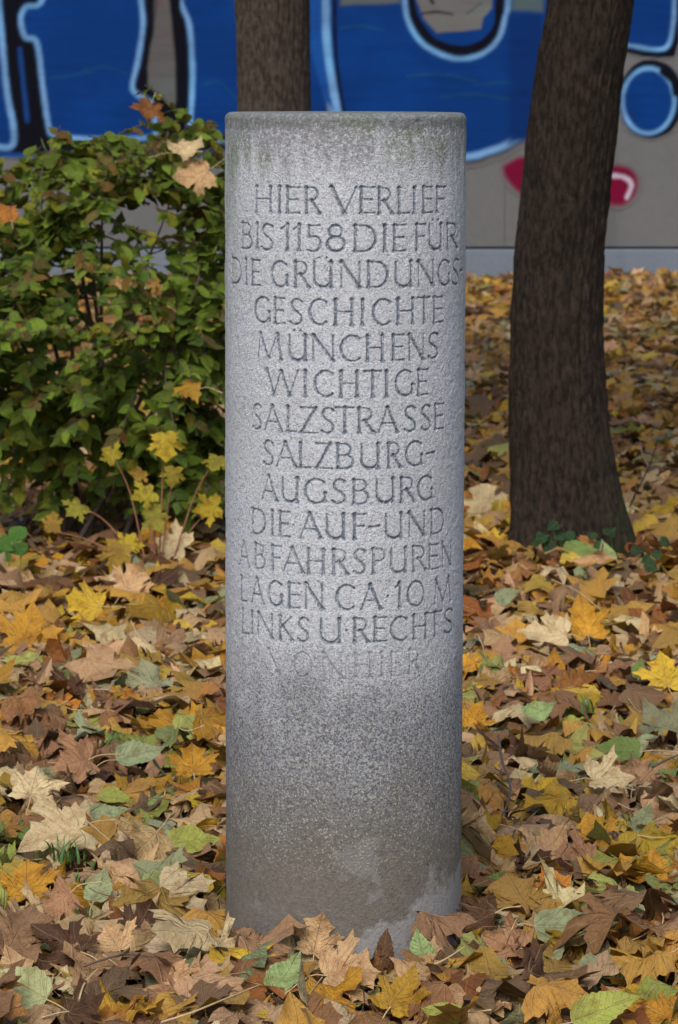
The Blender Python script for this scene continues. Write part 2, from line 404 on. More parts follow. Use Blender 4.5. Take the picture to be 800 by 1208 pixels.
fill(H, BLACK); stroke(H, 6, LIGHT, 3, 1, False)
inner = sp([(486, -70), (489, 0), (495, 22), (510, 42), (530, 52), (552, 53), (568, 46), (579, 33), (583, 12), (584, -70)], 50)
fill(inner, BLUE, 2)
fill([(490, -70), (491, 0), (499, 22), (515, 39), (540, 37), (566, 34), (570, 20), (579, 10), (579, -70)], (.115, .112, .112), 2.5)
stroke([(498, 16), (515, 14), (533, 17)], 2.5, BLACK, 2, .9); stroke([(550, 16), (566, 4)], 1.6, BLACK, 2, .6); stroke([(503, -8), (510, 3)], 4, BLACK, 2, .8)
for a, b, c_, d in ((402, 33, 452, 36), (480, 90, 560, 96), (560, 100, 640, 103), (520, 114, 600, 117), (100, 82, 150, 86), (240, 100, 280, 118), (60, 92, 110, 84)):
    stroke([(a, b), ((a + c_) / 2, b - 3), (c_, d)], 1.4, (.02, .08, .06), 2.5, .45)
fill([(596, 15), (640, 15), (640, 165), (598, 172)], (.001, .02, .11), 3, .35)
for k_ in range(26):
    du = 20 + (k_ * 97) % 620; dv = 150 + (k_ * 31) % 25
    if 225 < du < 262 or du > 400 and k_ % 2: stroke([(du, dv), (du + .6, dv + 8 + (k_ * 7) % 15)], 1.5, BLUE, 2, .6)
# stem and dot of the next letter
S_ = sp([(690, -150), (690, 0), (700, 40), (722, 50), (743, 54), (774, 58.5), (787, 52), (792, 28), (793, 0), (793, -150)], 50)
fill([(680, -150), (686, 44), (743, 64), (774, 69), (794, 67), (799, 50), (801, 10), (801, -150)], BLACK, 2)
fill(S_, BLUE); stroke(S_, 5.5, LIGHT, 2.5, 1, False)
def ell(cx, cy, rx, ry, n=40): return [(cx + rx * math.cos(a * 2 * math.pi / n), cy + ry * math.sin(a * 2 * math.pi / n)) for a in range(n)]
E1 = ell(764, 119, 30.5, 38.5)
fill(ell(767, 117, 38.5, 47), BLACK, 2); fill(E1, BLUE); stroke(E1 + [E1[0]], 5.5, LIGHT, 2.5, 1, False)
stroke([(780, 84), (792, 96), (796, 110)], 7, BLACK, 2)
for dv in (-18, -6, 8, 20): stroke([(744, 119 + dv), (764, 117 + dv), (786, 121 + dv)], 2.5, (.001, .02, .10), 3, .5)
fill(ell(850, 20, 30, 150), BLACK, 3); fill(ell(852, 20, 22, 140), BLUE, 3); stroke(ell(852, 20, 22, 140), 5, LIGHT, 3, 1, False)
for cx in (930, 1030, 1150):
    fill(ell(cx, 30, 48, 150), BLACK, 3); e = ell(cx, 30, 38, 138); fill(e, BLUE, 3); stroke(e + [e[0]], 6, LIGHT, 3, 1, False)
# magenta ribbon
fill(sp([(592, 197), (602, 190), (622, 184), (660, 190), (700, 198), (718, 196), (734, 195), (748, 203), (753, 218), (748, 233), (735, 243), (715, 241), (680, 236), (640, 238), (620, 231), (606, 222), (596, 210), (592, 197)], 60), MAG, 7)
stroke([(719, 207), (736, 209), (745, 218), (740, 233)], 5.5, (.45, .36, .46), 3)
fill([(-420, 196), (1240, 196), (1240, 320), (-420, 320)], (.20, .18, .17), 14, 0.0)
X = np.interp(U, gu, [wx(u) for u in gu]); Z = np.interp(Vv, gv, [wz(v) for v in gv])
V3 = np.stack([X, np.full(X.shape, -.0045), Z], -1).reshape(-1, 3)
fa = grid_faces(len(gu), len(gv))[:, ::-1]
af = alp.reshape(-1); keep = af[fa].max(1) > .02
cxf = V3[fa][:, :, 0].mean(1)
jd = np.abs((cxf - J0 + JW / 2) % JW - JW / 2); 
fa = fa[keep]; used, inv = np.unique(fa, return_inverse=True); fa = inv.reshape(-1, 4)
me = mesh_np('graffiti', V3[used], fa, M_paint, tint=np.concatenate([col.reshape(-1, 3), af[:, None]], 1)[used])
link('graffiti', me, wall)['label'] = 'blue and black bubble letters with pale blue outlines and a magenta ribbon'

# ------------------------------------------------------------------ inscribed granite column
RAD, HT = .2008, 1.402
PX = .0075
def arc(cx, cy, rx, ry, a0, a1, n=12):
    return [(cx + rx * math.cos(R(a0 + (a1 - a0) * i / n)), cy + ry * math.sin(R(a0 + (a1 - a0) * i / n))) for i in range(n + 1)]
T_, t_ = 1.0, .58
G = {
 'H': [(T_, [(0, 1), (0, 0)]), (T_, [(1, 1), (1, 0)]), (t_, [(0, .52), (1, .52)])],
 'I': [(T_, [(.5, 1), (.5, 0)])],
 'E': [(T_, [(0, 1), (0, 0)]), (t_, [(0, 1), (1, 1)]), (t_, [(0, .53), (.85, .53)]), (t_, [(0, 0), (1, .01)])],
 'F': [(T_, [(0, 1), (0, 0)]), (t_, [(0, 1), (1, 1)]), (t_, [(0, .53), (.85, .53)])],
 'R': [(T_, [(0, 1), (0, 0)]), (.7, [(0, 1)] + arc(.40, .75, .42, .25, 90, -90) + [(.1, .5)]), (T_, [(.38, .5), (1, 0)])],
 'P': [(T_, [(0, 1), (0, 0)]), (.7, [(0, 1)] + arc(.45, .75, .5, .25, 90, -90) + [(.1, .5)])],
 'V': [(T_ * 1.15, [(0, 1), (.52, 0)]), (t_, [(.52, 0), (1, 1)])],
 'L': [(T_, [(0, 1), (0, 0)]), (t_, [(0, 0), (1, .02)])],
 'B': [(T_, [(0, 1), (0, 0)]), (.7, [(0, 1)] + arc(.40, .77, .42, .23, 90, -90) + [(.1, .54)]), (.8, [(.3, .54)] + arc(.45, .27, .53, .27, 90, -90) + [(0, 0)])],
 'S': [(.85, [(.92, .90), (.75, .98), (.5, 1.), (.25, .95), (.10, .82), (.14, .66), (.35, .55), (.62, .46), (.86, .34), (.92, .18), (.78, .05), (.5, 0), (.25, .01), (.03, .09)])],
 'D': [(T_, [(0, 1), (0, 0)]), (.9, [(0, 1)] + arc(.36, .5, .64, .5, 90, -90, 18) + [(0, 0)])],
 'U': [(T_, [(0, 1), (0, .32)] + arc(.5, .32, .5, .32, 180, 350, 12)), (T_, [(1, 1), (1, 0)])],
 'G': [(.9, arc(.56, .5, .56, .5, 48, 318, 22)), (.85, [(1, .44), (1, .08)])],
 'C': [(.9, arc(.56, .5, .56, .5, 50, 308, 22))],
 'O': [(.85, arc(.5, .5, .5, .5, 0, 360, 28))],
 'N': [(t_, [(0, 0), (0, 1)]), (T_ * 1.1, [(0, 1), (1, 0)]), (t_, [(1, 0), (1, 1)])],
 'T': [(t_ * 1.15, [(0, 1), (1, 1)]), (T_, [(.5, 1), (.5, 0)])],
 'M': [(t_, [(0, 0), (.10, 1)]), (T_, [(.10, 1), (.48, .04)]), (t_, [(.48, .04), (.86, 1)]), (T_, [(.86, 1), (1, 0)])],
 'W': [(T_, [(0, 1), (.24, 0)]), (t_, [(.24, 0), (.48, .95)]), (T_, [(.48, .95), (.74, 0)]), (t_, [(.74, 0), (1, 1)])],
 'A': [(t_, [(0, 0), (.46, 1)]), (T_, [(.46, 1), (1, 0)]), (t_, [(.18, .36), (.80, .36)])],
 'Z': [(t_ * 1.1, [(.02, 1), (.88, 1)]), (T_, [(.88, 1), (.05, 0)]), (t_, [(.05, 0), (1, 0)])],
 'K': [(T_, [(0, 1), (0, 0)]), (t_, [(.9, 1), (.05, .52)]), (T_, [(.2, .6), (1, 0)])],
 '1': [(T_, [(1, 1), (1, 0)]), (t_, [(1, 1), (0, .82)])],
 '5': [(t_, [(.15, 1), (.9, 1)]), (.8, [(.15, 1), (.12, .58)]), (.85, [(.12, .56)] + arc(.45, .3, .53, .3, 75, -100, 14) + [(0, .05)])],
 '8': [(.85, arc(.48, .77, .38, .24, 0, 360, 20)), (1., arc(.5, .27, .5, .28, 0, 360, 22))],
 '.': [(1.1, [(.5, .50), (.5, .47)])],
 '-': [(.8, [(0, .47), (1, .5)])],
}
LINES = [
 (221.5, 252, 1, [('H', 301, 317.5), ('I', 327, 329), ('E', 337.5, 352), ('R', 360, 376), ('V', 390, 419), ('E', 425, 441), ('R', 446.5, 462), ('L', 470, 482), ('I', 487, 489), ('E', 499, 509.5), ('F', 515, 524.5)]),
 (266, 296.5, 1, [('B', 285, 296), ('I', 301, 303), ('S', 307, 321), ('1', 330, 337.5), ('1', 345, 351.5), ('5', 361, 377), ('8', 385, 405), ('D', 418, 442), ('I', 452, 454), ('E', 464.5, 477.5), ('F', 491, 501), ('U:', 506, 519.5), ('R', 527, 538.5)]),
 (309.5, 339.5, 1, [('D', 272.5, 282.5), ('I', 288, 289.5), ('E', 296, 305), ('G', 319, 337), ('R', 347, 363), ('U:', 369.5, 389), ('N', 401.5, 423), ('D', 434, 456), ('U', 466, 484), ('N', 493, 510), ('G', 516.5, 529), ('S', 533, 540.5), ('-', 542, 544.5)]),
 (353.5, 383.5, 1, [('G', 299, 316), ('E', 323, 334), ('S', 341, 355.5), ('C', 364, 385), ('H', 394.5, 414), ('I', 425.5, 427.5), ('C', 439, 460.5), ('H', 468.5, 486), ('T', 492, 506.5), ('E', 511.5, 521.5)]),
 (396, 426, 1, [('M', 303, 330), ('U:', 340, 358.5), ('N', 368, 391.5), ('C', 401, 425), ('H', 432.5, 450), ('E', 463, 475.5), ('N', 482, 498.5), ('S', 504.5, 516.5)]),
 (438.5, 468.5, 1, [('W', 313.5, 350), ('I', 357.5, 359.5), ('C', 370, 393), ('H', 401, 420), ('T', 429, 448), ('I', 454, 456), ('G', 466, 485.5), ('E', 493, 504)]),
 (481.5, 511, 1, [('S', 297, 307), ('A', 311, 330), ('L', 338, 348), ('Z', 353, 373.5), ('S', 378, 393), ('T', 395, 416), ('R', 422.5, 440), ('A', 445.5, 468), ('S', 476, 490), ('S', 496, 507.5), ('E', 513, 522.5)]),
 (523.5, 552.5, 1, [('S', 309.5, 321), ('A', 325, 347), ('L', 353, 365), ('Z', 371.5, 390.5), ('B', 397.5, 416), ('U', 425.5, 445), ('R', 457.5, 472), ('G', 478.5, 496.5), ('-', 503, 511)]),
 (566, 594.5, 1, [('A', 307.5, 325), ('U', 332, 349), ('G', 358.5, 382), ('S', 391, 407), ('B', 416.5, 434), ('U', 443.5, 463), ('R', 473, 488), ('G', 492.5, 508.5)]),
 (607, 636, 1, [('D', 296.5, 311), ('I', 318.5, 320.5), ('E', 329, 340.5), ('.', 344, 346), ('A', 353, 377), ('U', 384.5, 404), ('F', 417, 430), ('-', 435, 447), ('U', 454.5, 472.5), ('N', 482, 499.5), ('D', 508.5, 522.5)]),
 (648.5, 677.5, .9, [('A', 281, 292), ('B', 300, 311), ('F', 320, 330), ('A', 333, 356), ('H', 362.5, 380), ('R', 392.5, 409), ('S', 416, 430.5), ('P', 439.5, 453.5), ('U', 460.5, 477.5), ('R', 487, 502), ('E', 506.5, 517), ('N', 521.5, 531)]),
 (690, 719, 1, [('L', 283.5, 289.5), ('A', 295.5, 309), ('G', 315.5, 330.5), ('E', 339.5, 352), ('N', 359.5, 378.5), ('C', 396, 418), ('A', 425, 448), ('.', 455, 457), ('1', 465.5, 470.5), ('O', 480, 499), ('M', 512, 530.5)]),
 (730, 758, .95, [('L', 284.5, 292), ('I', 295, 296.5), ('N', 303, 319.5), ('K', 329, 343.5), ('S', 350, 363), ('U', 377.5, 399), ('.', 406.5, 408.5), ('R', 417.5, 433.5), ('E', 441.5, 455), ('C', 460.5, 480.5), ('H', 487.5, 501.5), ('T', 503.5, 520), ('S', 523, 533)]),
 (771, 799, .45, [('V', 315, 340), ('O', 345, 366), ('N', 380, 401), ('H', 418.5, 435.5), ('I', 448.5, 450.5), ('E', 461.5, 471.5), ('R', 482.5, 494)]),
]
def zfront(v):
    return on_y(400, v, -RAD).z
ds = .0013
smax = RAD * R(84)
S0 = np.arange(-smax, smax + ds, ds)
ztop, zbot = zfront(205), zfront(812)
Zt = np.arange(zbot, ztop, ds)
cut = np.zeros((len(Zt), len(S0)), dtype=np.float32); ink = np.zeros_like(cut)
rs_rng = np.random.RandomState(3)
def carve(P, r0, amp):
    for i in range(len(P) - 1):
        (x1, y1, ra), (x2, y2, rb) = P[i], P[i + 1]
        m_ = max(ra, rb) + .002
        i0 = int((min(x1, x2) - m_ - S0[0]) / ds); i1 = int((max(x1, x2) + m_ - S0[0]) / ds) + 2
        j0 = int((min(y1, y2) - m_ - Zt[0]) / ds); j1 = int((max(y1, y2) + m_ - Zt[0]) / ds) + 2
        i0 = max(i0, 0); j0 = max(j0, 0); i1 = min(i1, len(S0)); j1 = min(j1, len(Zt))
        if i1 <= i0 or j1 <= j0: continue
        A, B = np.meshgrid(S0[i0:i1], Zt[j0:j1])
        dx, dy = x2 - x1, y2 - y1; L = dx * dx + dy * dy + 1e-12
        tt = np.clip(((A - x1) * dx + (B - y1) * dy) / L, 0, 1)
        d = np.hypot(A - x1 - tt * dx, B - y1 - tt * dy); rr = ra + (rb - ra) * tt
        d = d + (vnoise(A * 450, B * 450, 7) - .5) * .0011
        f = np.clip(1 - d / rr, 0, 1)
        cut[j0:j1, i0:i1] = np.maximum(cut[j0:j1, i0:i1], f * rr * 1.35 * amp)
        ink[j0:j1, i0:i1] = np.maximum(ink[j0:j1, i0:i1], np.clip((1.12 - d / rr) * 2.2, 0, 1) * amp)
RH = .00285
_th = np.linspace(-R(88), R(88), 800)
def arcx(u, v):
    z = zfront(v + 15)
    P = np.stack([PX + (z - .7) * math.sin(R(.15)) + RAD * np.sin(_th), -RAD * np.cos(_th), np.full(800, z)], -1)
    uu = project(P)[0]; m_ = np.argmax(uu); l_ = np.argmin(uu)
    return RAD * float(np.interp(u, uu[l_:m_ + 1], _th[l_:m_ + 1]))
for top, base, amp, gl in LINES:
    z1, z0 = zfront(top), zfront(base)
    for ch, xl, xr in gl:
        cxpx = 407.6 - (top - 221) / 600 * 1.2; hw = 141.2 - (top - 221) / 600 * 3.4
        sl, sr_ = arcx(xl, top), arcx(xr, top)
        um = ch.endswith(':'); ch = ch[0]
        jz = rs_rng.uniform(-.0008, .0008)
        gly = list(G[ch])
        for wt, P in gly:
            r = RH * wt * (1 if amp > .8 else .95)
            Q = [(sl + (sr_ - sl) * a, z0 + jz + (z1 - z0) * b) for a, b in P]
            if len(Q) == 2 and ch != '.':       # flared ends, like chiselled roman capitals
                (a, b), (c_, d) = Q; L = math.hypot(c_ - a, d - b); e = min(.0055 / max(L, 1e-6), .3)
                Q3 = [(a, b, r * 1.45), (a + (c_ - a) * e, b + (d - b) * e, r), (c_ + (a - c_) * e, d + (b - d) * e, r), (c_, d, r * 1.4)]
                if abs(d - b) > abs(c_ - a) * 1.2:
                    for (px_, pz_) in Q: carve([(px_ - r * 1.5, pz_, r * .35), (px_, pz_, r * .8), (px_ + r * 1.5, pz_, r * .35)], r, amp)
            else:
                n_ = len(Q)
                Q3 = [(a, b, r * (.75 + .35 * math.sin(math.pi * i / (n_ - 1)) + (.5 if i in (0, n_ - 1) and n_ > 12 and ch in 'SCG' else 0))) for i, (a, b) in enumerate(Q)]
            carve(Q3, r, amp)
        if um:
            for k in (-.22, .22):
                xc = (sl + sr_) / 2 + k * (sr_ - sl); zc = z1 + .0062
                carve([(xc - .0008, zc, RH * .8), (xc + .0008, zc + .001, RH * .8)], RH, amp)
# full surface: dense angular columns in front, coarse behind; dense rows through the text
th_f = S0 / RAD
th_b = np.linspace(th_f[-1], 2 * math.pi + th_f[0], 46)[1:-1]
TH = np.concatenate([th_f, th_b]); NC = len(TH)
zl = np.arange(-.12, Zt[0] - .002, .006); zu = np.arange(Zt[-1] + .003, HT - .012, .004)
be = .011
prof = [(z, RAD) for z in zl] + [(z, RAD) for z in Zt] + [(z, RAD) for z in zu]
for a in range(0, 91, 15): prof.append((HT - be + be * math.sin(R(a)), RAD - be + be * math.cos(R(a))))
for f in (.9, .7, .4, .05): prof.append((HT + .001 * (1 - f), (RAD - be) * f))
pz = np.array([p[0] for p in prof]); pr = np.array([p[1] for p in prof])
D = np.zeros((len(pz), NC)); K = np.zeros((len(pz), NC))
r0 = len(zl)
D[r0:r0 + len(Zt), :len(S0)] = cut; K[r0:r0 + len(Zt), :len(S0)] = ink
TT, ZZ = np.meshgrid(TH, pz)
rough = (vnoise(TT * 200 / (2 * math.pi) * 1.0, ZZ * 150, 1, 200) - .5) * .0009 + (vnoise(TT * 24 / (2 * math.pi), ZZ * 16, 2, 24) - .5) * .0012
foot = np.clip((.10 - ZZ) / .10, 0, 1) ** 2 * .0035
edgechip = np.where(np.abs(ZZ - (HT - be * .6)) < be * .8, np.clip(vnoise(TT * 60 / (2 * math.pi), ZZ * 90, 4, 60) - .72, 0, 1) * .012, 0)
RR = (pr[:, None] - D + (rough + foot) * (pr[:, None] > .1) - edgechip)
VX = RR * np.sin(TT); VY = -RR * np.cos(TT)
cme = mesh_np('granite_column', np.stack([VX, VY, ZZ], -1), grid_faces(NC, len(pz), True), M_granite, tint=np.repeat(K.reshape(-1, 1), 3, 1))
colm = link('granite_column', cme); colm.location = (PX, 0, 0); colm.rotation_euler = (0, R(.15), 0)
tag(colm, 'round grey granite column with carved German inscription standing in the fallen leaves', 'memorial stone')
# the cap centre
# ------------------------------------------------------------------ leaf templates
MAPLE_R = [(0.03, -0.02), (0.15, -0.10), (0.33, -0.13), (0.42, -0.06), (0.57, -0.04), (0.46, 0.07), (0.49, 0.17), (0.40, 0.24), (0.50, 0.32), (0.64, 0.33), (0.61, 0.43), (0.79, 0.61), (0.63, 0.60), (0.55, 0.69), (0.44, 0.59), (0.31, 0.50), (0.31, 0.63), (0.40, 0.76), (0.24, 0.80), (0.13, 0.91)]
def outline(kind, lod):
    if lod == 3: lod = 0
    if kind == 'maple':
        P = MAPLE_R
        if lod == 1: P = [MAPLE_R[i] for i in (0, 2, 4, 7, 9, 11, 13, 15, 17, 18)]
        if lod == 2: P = [MAPLE_R[i] for i in (0, 4, 7, 11, 15)]
        P = [(0, .03)] + P + [(0, 1.08)] + [(-x, y) for x, y in reversed(P)]
        return np.array(P), np.array([0, .22])
    n = (15, 8, 4)[lod]; P = []
    for i in range(1, n + 1):
        t = i / (n + 1); wd = math.sin(math.pi * t ** .72) ** .85 * .36 * (1 - .25 * t)
        if lod == 0: wd *= 1 + (.045 if i % 2 else -.03)
        P.append((wd, t * 1.0 - .06 * math.sin(math.pi * min(1, t * 4))))
    P = [(0, 0)] + P + [(0, 1.08)] + [(-x, y) for x, y in reversed(P)]
    return np.array(P), np.array([0, .45])
def template(kind, lod):
    P, c = outline(kind, lod); n = len(P)
    if lod == 3:
        Q = []
        for i in range(len(P)):
            a, b = P[i], P[(i + 1) % len(P)]
            m_ = (a + b) / 2; o_ = (m_ - c) / (np.linalg.norm(m_ - c) + 1e-6)
            Q += [a, m_ + o_ * (.012 if i % 2 else -.006)]
        P = np.array(Q); n = len(P)
    fr = ((.34, .68, 1.), (.55, 1.), (1.,), (.2, .42, .64, .84, 1.))[lod]
    V = [c] + [c + f * (p - c) for f in fr for p in P]
    Fs = [(0, 1 + i, 1 + (i + 1) % n) for i in range(n)]
    for k in range(len(fr) - 1):
        a = 1 + k * n; b = a + n
        for i in range(n):
            j = (i + 1) % n; Fs += [(a + i, b + i, b + j), (a + i, b + j, a + j)]
    return np.array(V, float), np.array(Fs)
TM = {(k, l): template(k, l) for k in ('maple', 'oval') for l in (0, 1, 2, 3)}
def leaf_shapes(kind, lod, n, rng, curl):
    """n deformed unit leaves -> (n, V, 3)"""
    V, Fs = TM[(kind, lod)]
    c = np.array([0, .35 if kind == 'maple' else .48])
    xy = (V - c)[None] * np.ones((n, 1, 1))
    if kind == 'maple': xy = xy * (1 + rng.uniform(-.1, .1, (n, 1, 2)))
    x, y = xy[..., 0].copy(), xy[..., 1].copy()
    u = lambda a, b: rng.uniform(a, b, (n, 1))
    # outline irregularity
    th = np.arctan2(y, x); rr = np.hypot(x, y)
    sc = 1 + .09 * np.sin(th * 2 + u(0, 6.3)) + .06 * (1 if kind == 'maple' else .15) * np.sin(th * 5 + u(0, 6.3)); x *= sc; y *= sc
    cu = curl[:, None]
    z = cu * (.05 * np.sin(x * u(4, 9) + y * u(-6, 6) + u(0, 6)) + .045 * np.sin(x * u(-5, 5) + y * u(6, 11) + u(0, 6)) + .025 * np.sin(x * u(9, 16) + y * u(9, 16) + u(0, 6)))
    z += cu * u(-.15, .34) * np.abs(x)
    if lod in (0, 3):
        z += cu * .016 * np.sin(x * u(16, 26) + y * u(-12, 12) + u(0, 6)) * np.sin(y * u(14, 24) + u(0, 6)) + .009 * cu * np.sin(x * u(-40, 40) + y * u(25, 45) + u(0, 6))
        z += cu * .06 * np.clip(rr - .38, 0, 1) * np.sin(th * rng.randint(6, 11, (n, 1)) + u(0, 6.3)) * 2
    z += cu * rr ** 2 * (u(-.35, .55) + .5 * np.sin(th * 2 + u(0, 6.3)) + (.35 if kind == 'maple' else .1) * np.sin(th * 5 + u(0, 6.3)))
    ph = u(0, math.pi); k = cu * u(-1.2, 1.9); k = np.where(np.abs(k) < .05, .05, k)
    s = x * np.cos(ph) + y * np.sin(ph); q = -x * np.sin(ph) + y * np.cos(ph)
    a = k * s; s2 = np.sin(a) / k - z * np.sin(a); z2 = (1 - np.cos(a)) / k + z * np.cos(a)
    x = s2 * np.cos(ph) - q * np.sin(ph); y = s2 * np.sin(ph) + q * np.cos(ph)
    return np.stack([x, y, z2], -1)
def frames(yaw, tilt, taz, flip=None):
    """rotation matrices: plane normal tilted by tilt towards azimuth taz, leaf tip at yaw in plane"""
    n = len(yaw)
    N = np.stack([np.sin(tilt) * np.cos(taz), np.sin(tilt) * np.sin(taz), np.cos(tilt)], -1)
    X = np.stack([-np.sin(taz), np.cos(taz), np.zeros(n)], -1)      # horizontal in-plane
    Y = np.cross(N, X)
    T = np.cos(yaw)[:, None] * X + np.sin(yaw)[:, None] * Y
    if flip is not None: N = np.where(flip[:, None], -N, N)
    return np.stack([np.cross(T, N), T, N], -1)                      # columns
PAL = {'tan': (.52, .335, .17), 'pinkish brown': (.31, .165, .085), 'dark brown': (.075, .036, .018), 'rust brown': (.24, .09, .022), 'golden': (.49, .25, .022),
       'yellow': (.56, .37, .03), 'orange': (.42, .165, .025), 'cream': (.60, .48, .27), 'yellow-green': (.29, .32, .065), 'grey-green': (.25, .30, .16), 'green': (.13, .21, .05),
       'brown': (.17, .078, .034), 'mustard': (.38, .22, .018)}
def layrandom(n, rng, near=True):
    if near: names = ['tan', 'pinkish brown', 'dark brown', 'rust brown', 'golden', 'yellow', 'orange', 'cream', 'yellow-green', 'grey-green', 'green', 'brown', 'mustard']; pr_ = [.20, .11, .075, .085, .13, .075, .035, .075, .055, .06, .025, .06, .09]
    else: names = ['tan', 'pinkish brown', 'dark brown', 'rust brown', 'golden', 'yellow', 'orange', 'cream', 'yellow-green', 'grey-green', 'green', 'brown', 'mustard']; pr_ = [.16, .07, .07, .13, .19, .09, .07, .05, .015, .02, .008, .08, .12]
    pr_ = np.array(pr_) / sum(pr_)
    i = rng.choice(len(names), n, p=pr_)
    c = np.array([PAL[names[k]] for k in i]); c = c * rng.uniform(.72, 1.22, (n, 1)) * rng.uniform(.93, 1.07, (n, 3))
    return c, [names[k] for k in i]
def place(W, base_xy, zb):
    """W (n,V,3) rotated+scaled; put them at base_xy with lowest point at zb"""
    P = W.copy(); P[..., 0] += base_xy[:, None, 0]; P[..., 1] += base_xy[:, None, 1]
    P[..., 2] += (zb - W[..., 2].min(1))[:, None]
    return P
TR = [(on_y(674, 600, 4.8).x, 4.8, .25), (on_y(325, 400, 7.4).x, 7.4, .2)]
def clear(x, y, pad=.0):
    ok = np.hypot(x - PX, y) > .205 + pad
    for a, b, r in TR: ok &= np.hypot(x - a, y - b) > r * .85
    return ok
def scatter(y0, y1, dens, margin, rng):
    area = 0; out = []
    n = int((y1 - y0) * ((y1 + y0) / 2 + CD + 2 * margin * 4.9) * 800 / F * dens)
    wmax = (y1 + CD) * 400 / F * 1.02 + margin
    N_ = int((y1 - y0) * 2 * wmax * dens)
    x = rng.uniform(-wmax, wmax, N_); y = rng.uniform(y0, y1, N_)
    ok = (np.abs(x) < (y + CD) * 400 / F * 1.02 + margin) & clear(x, y)
    return x[ok], y[ok]
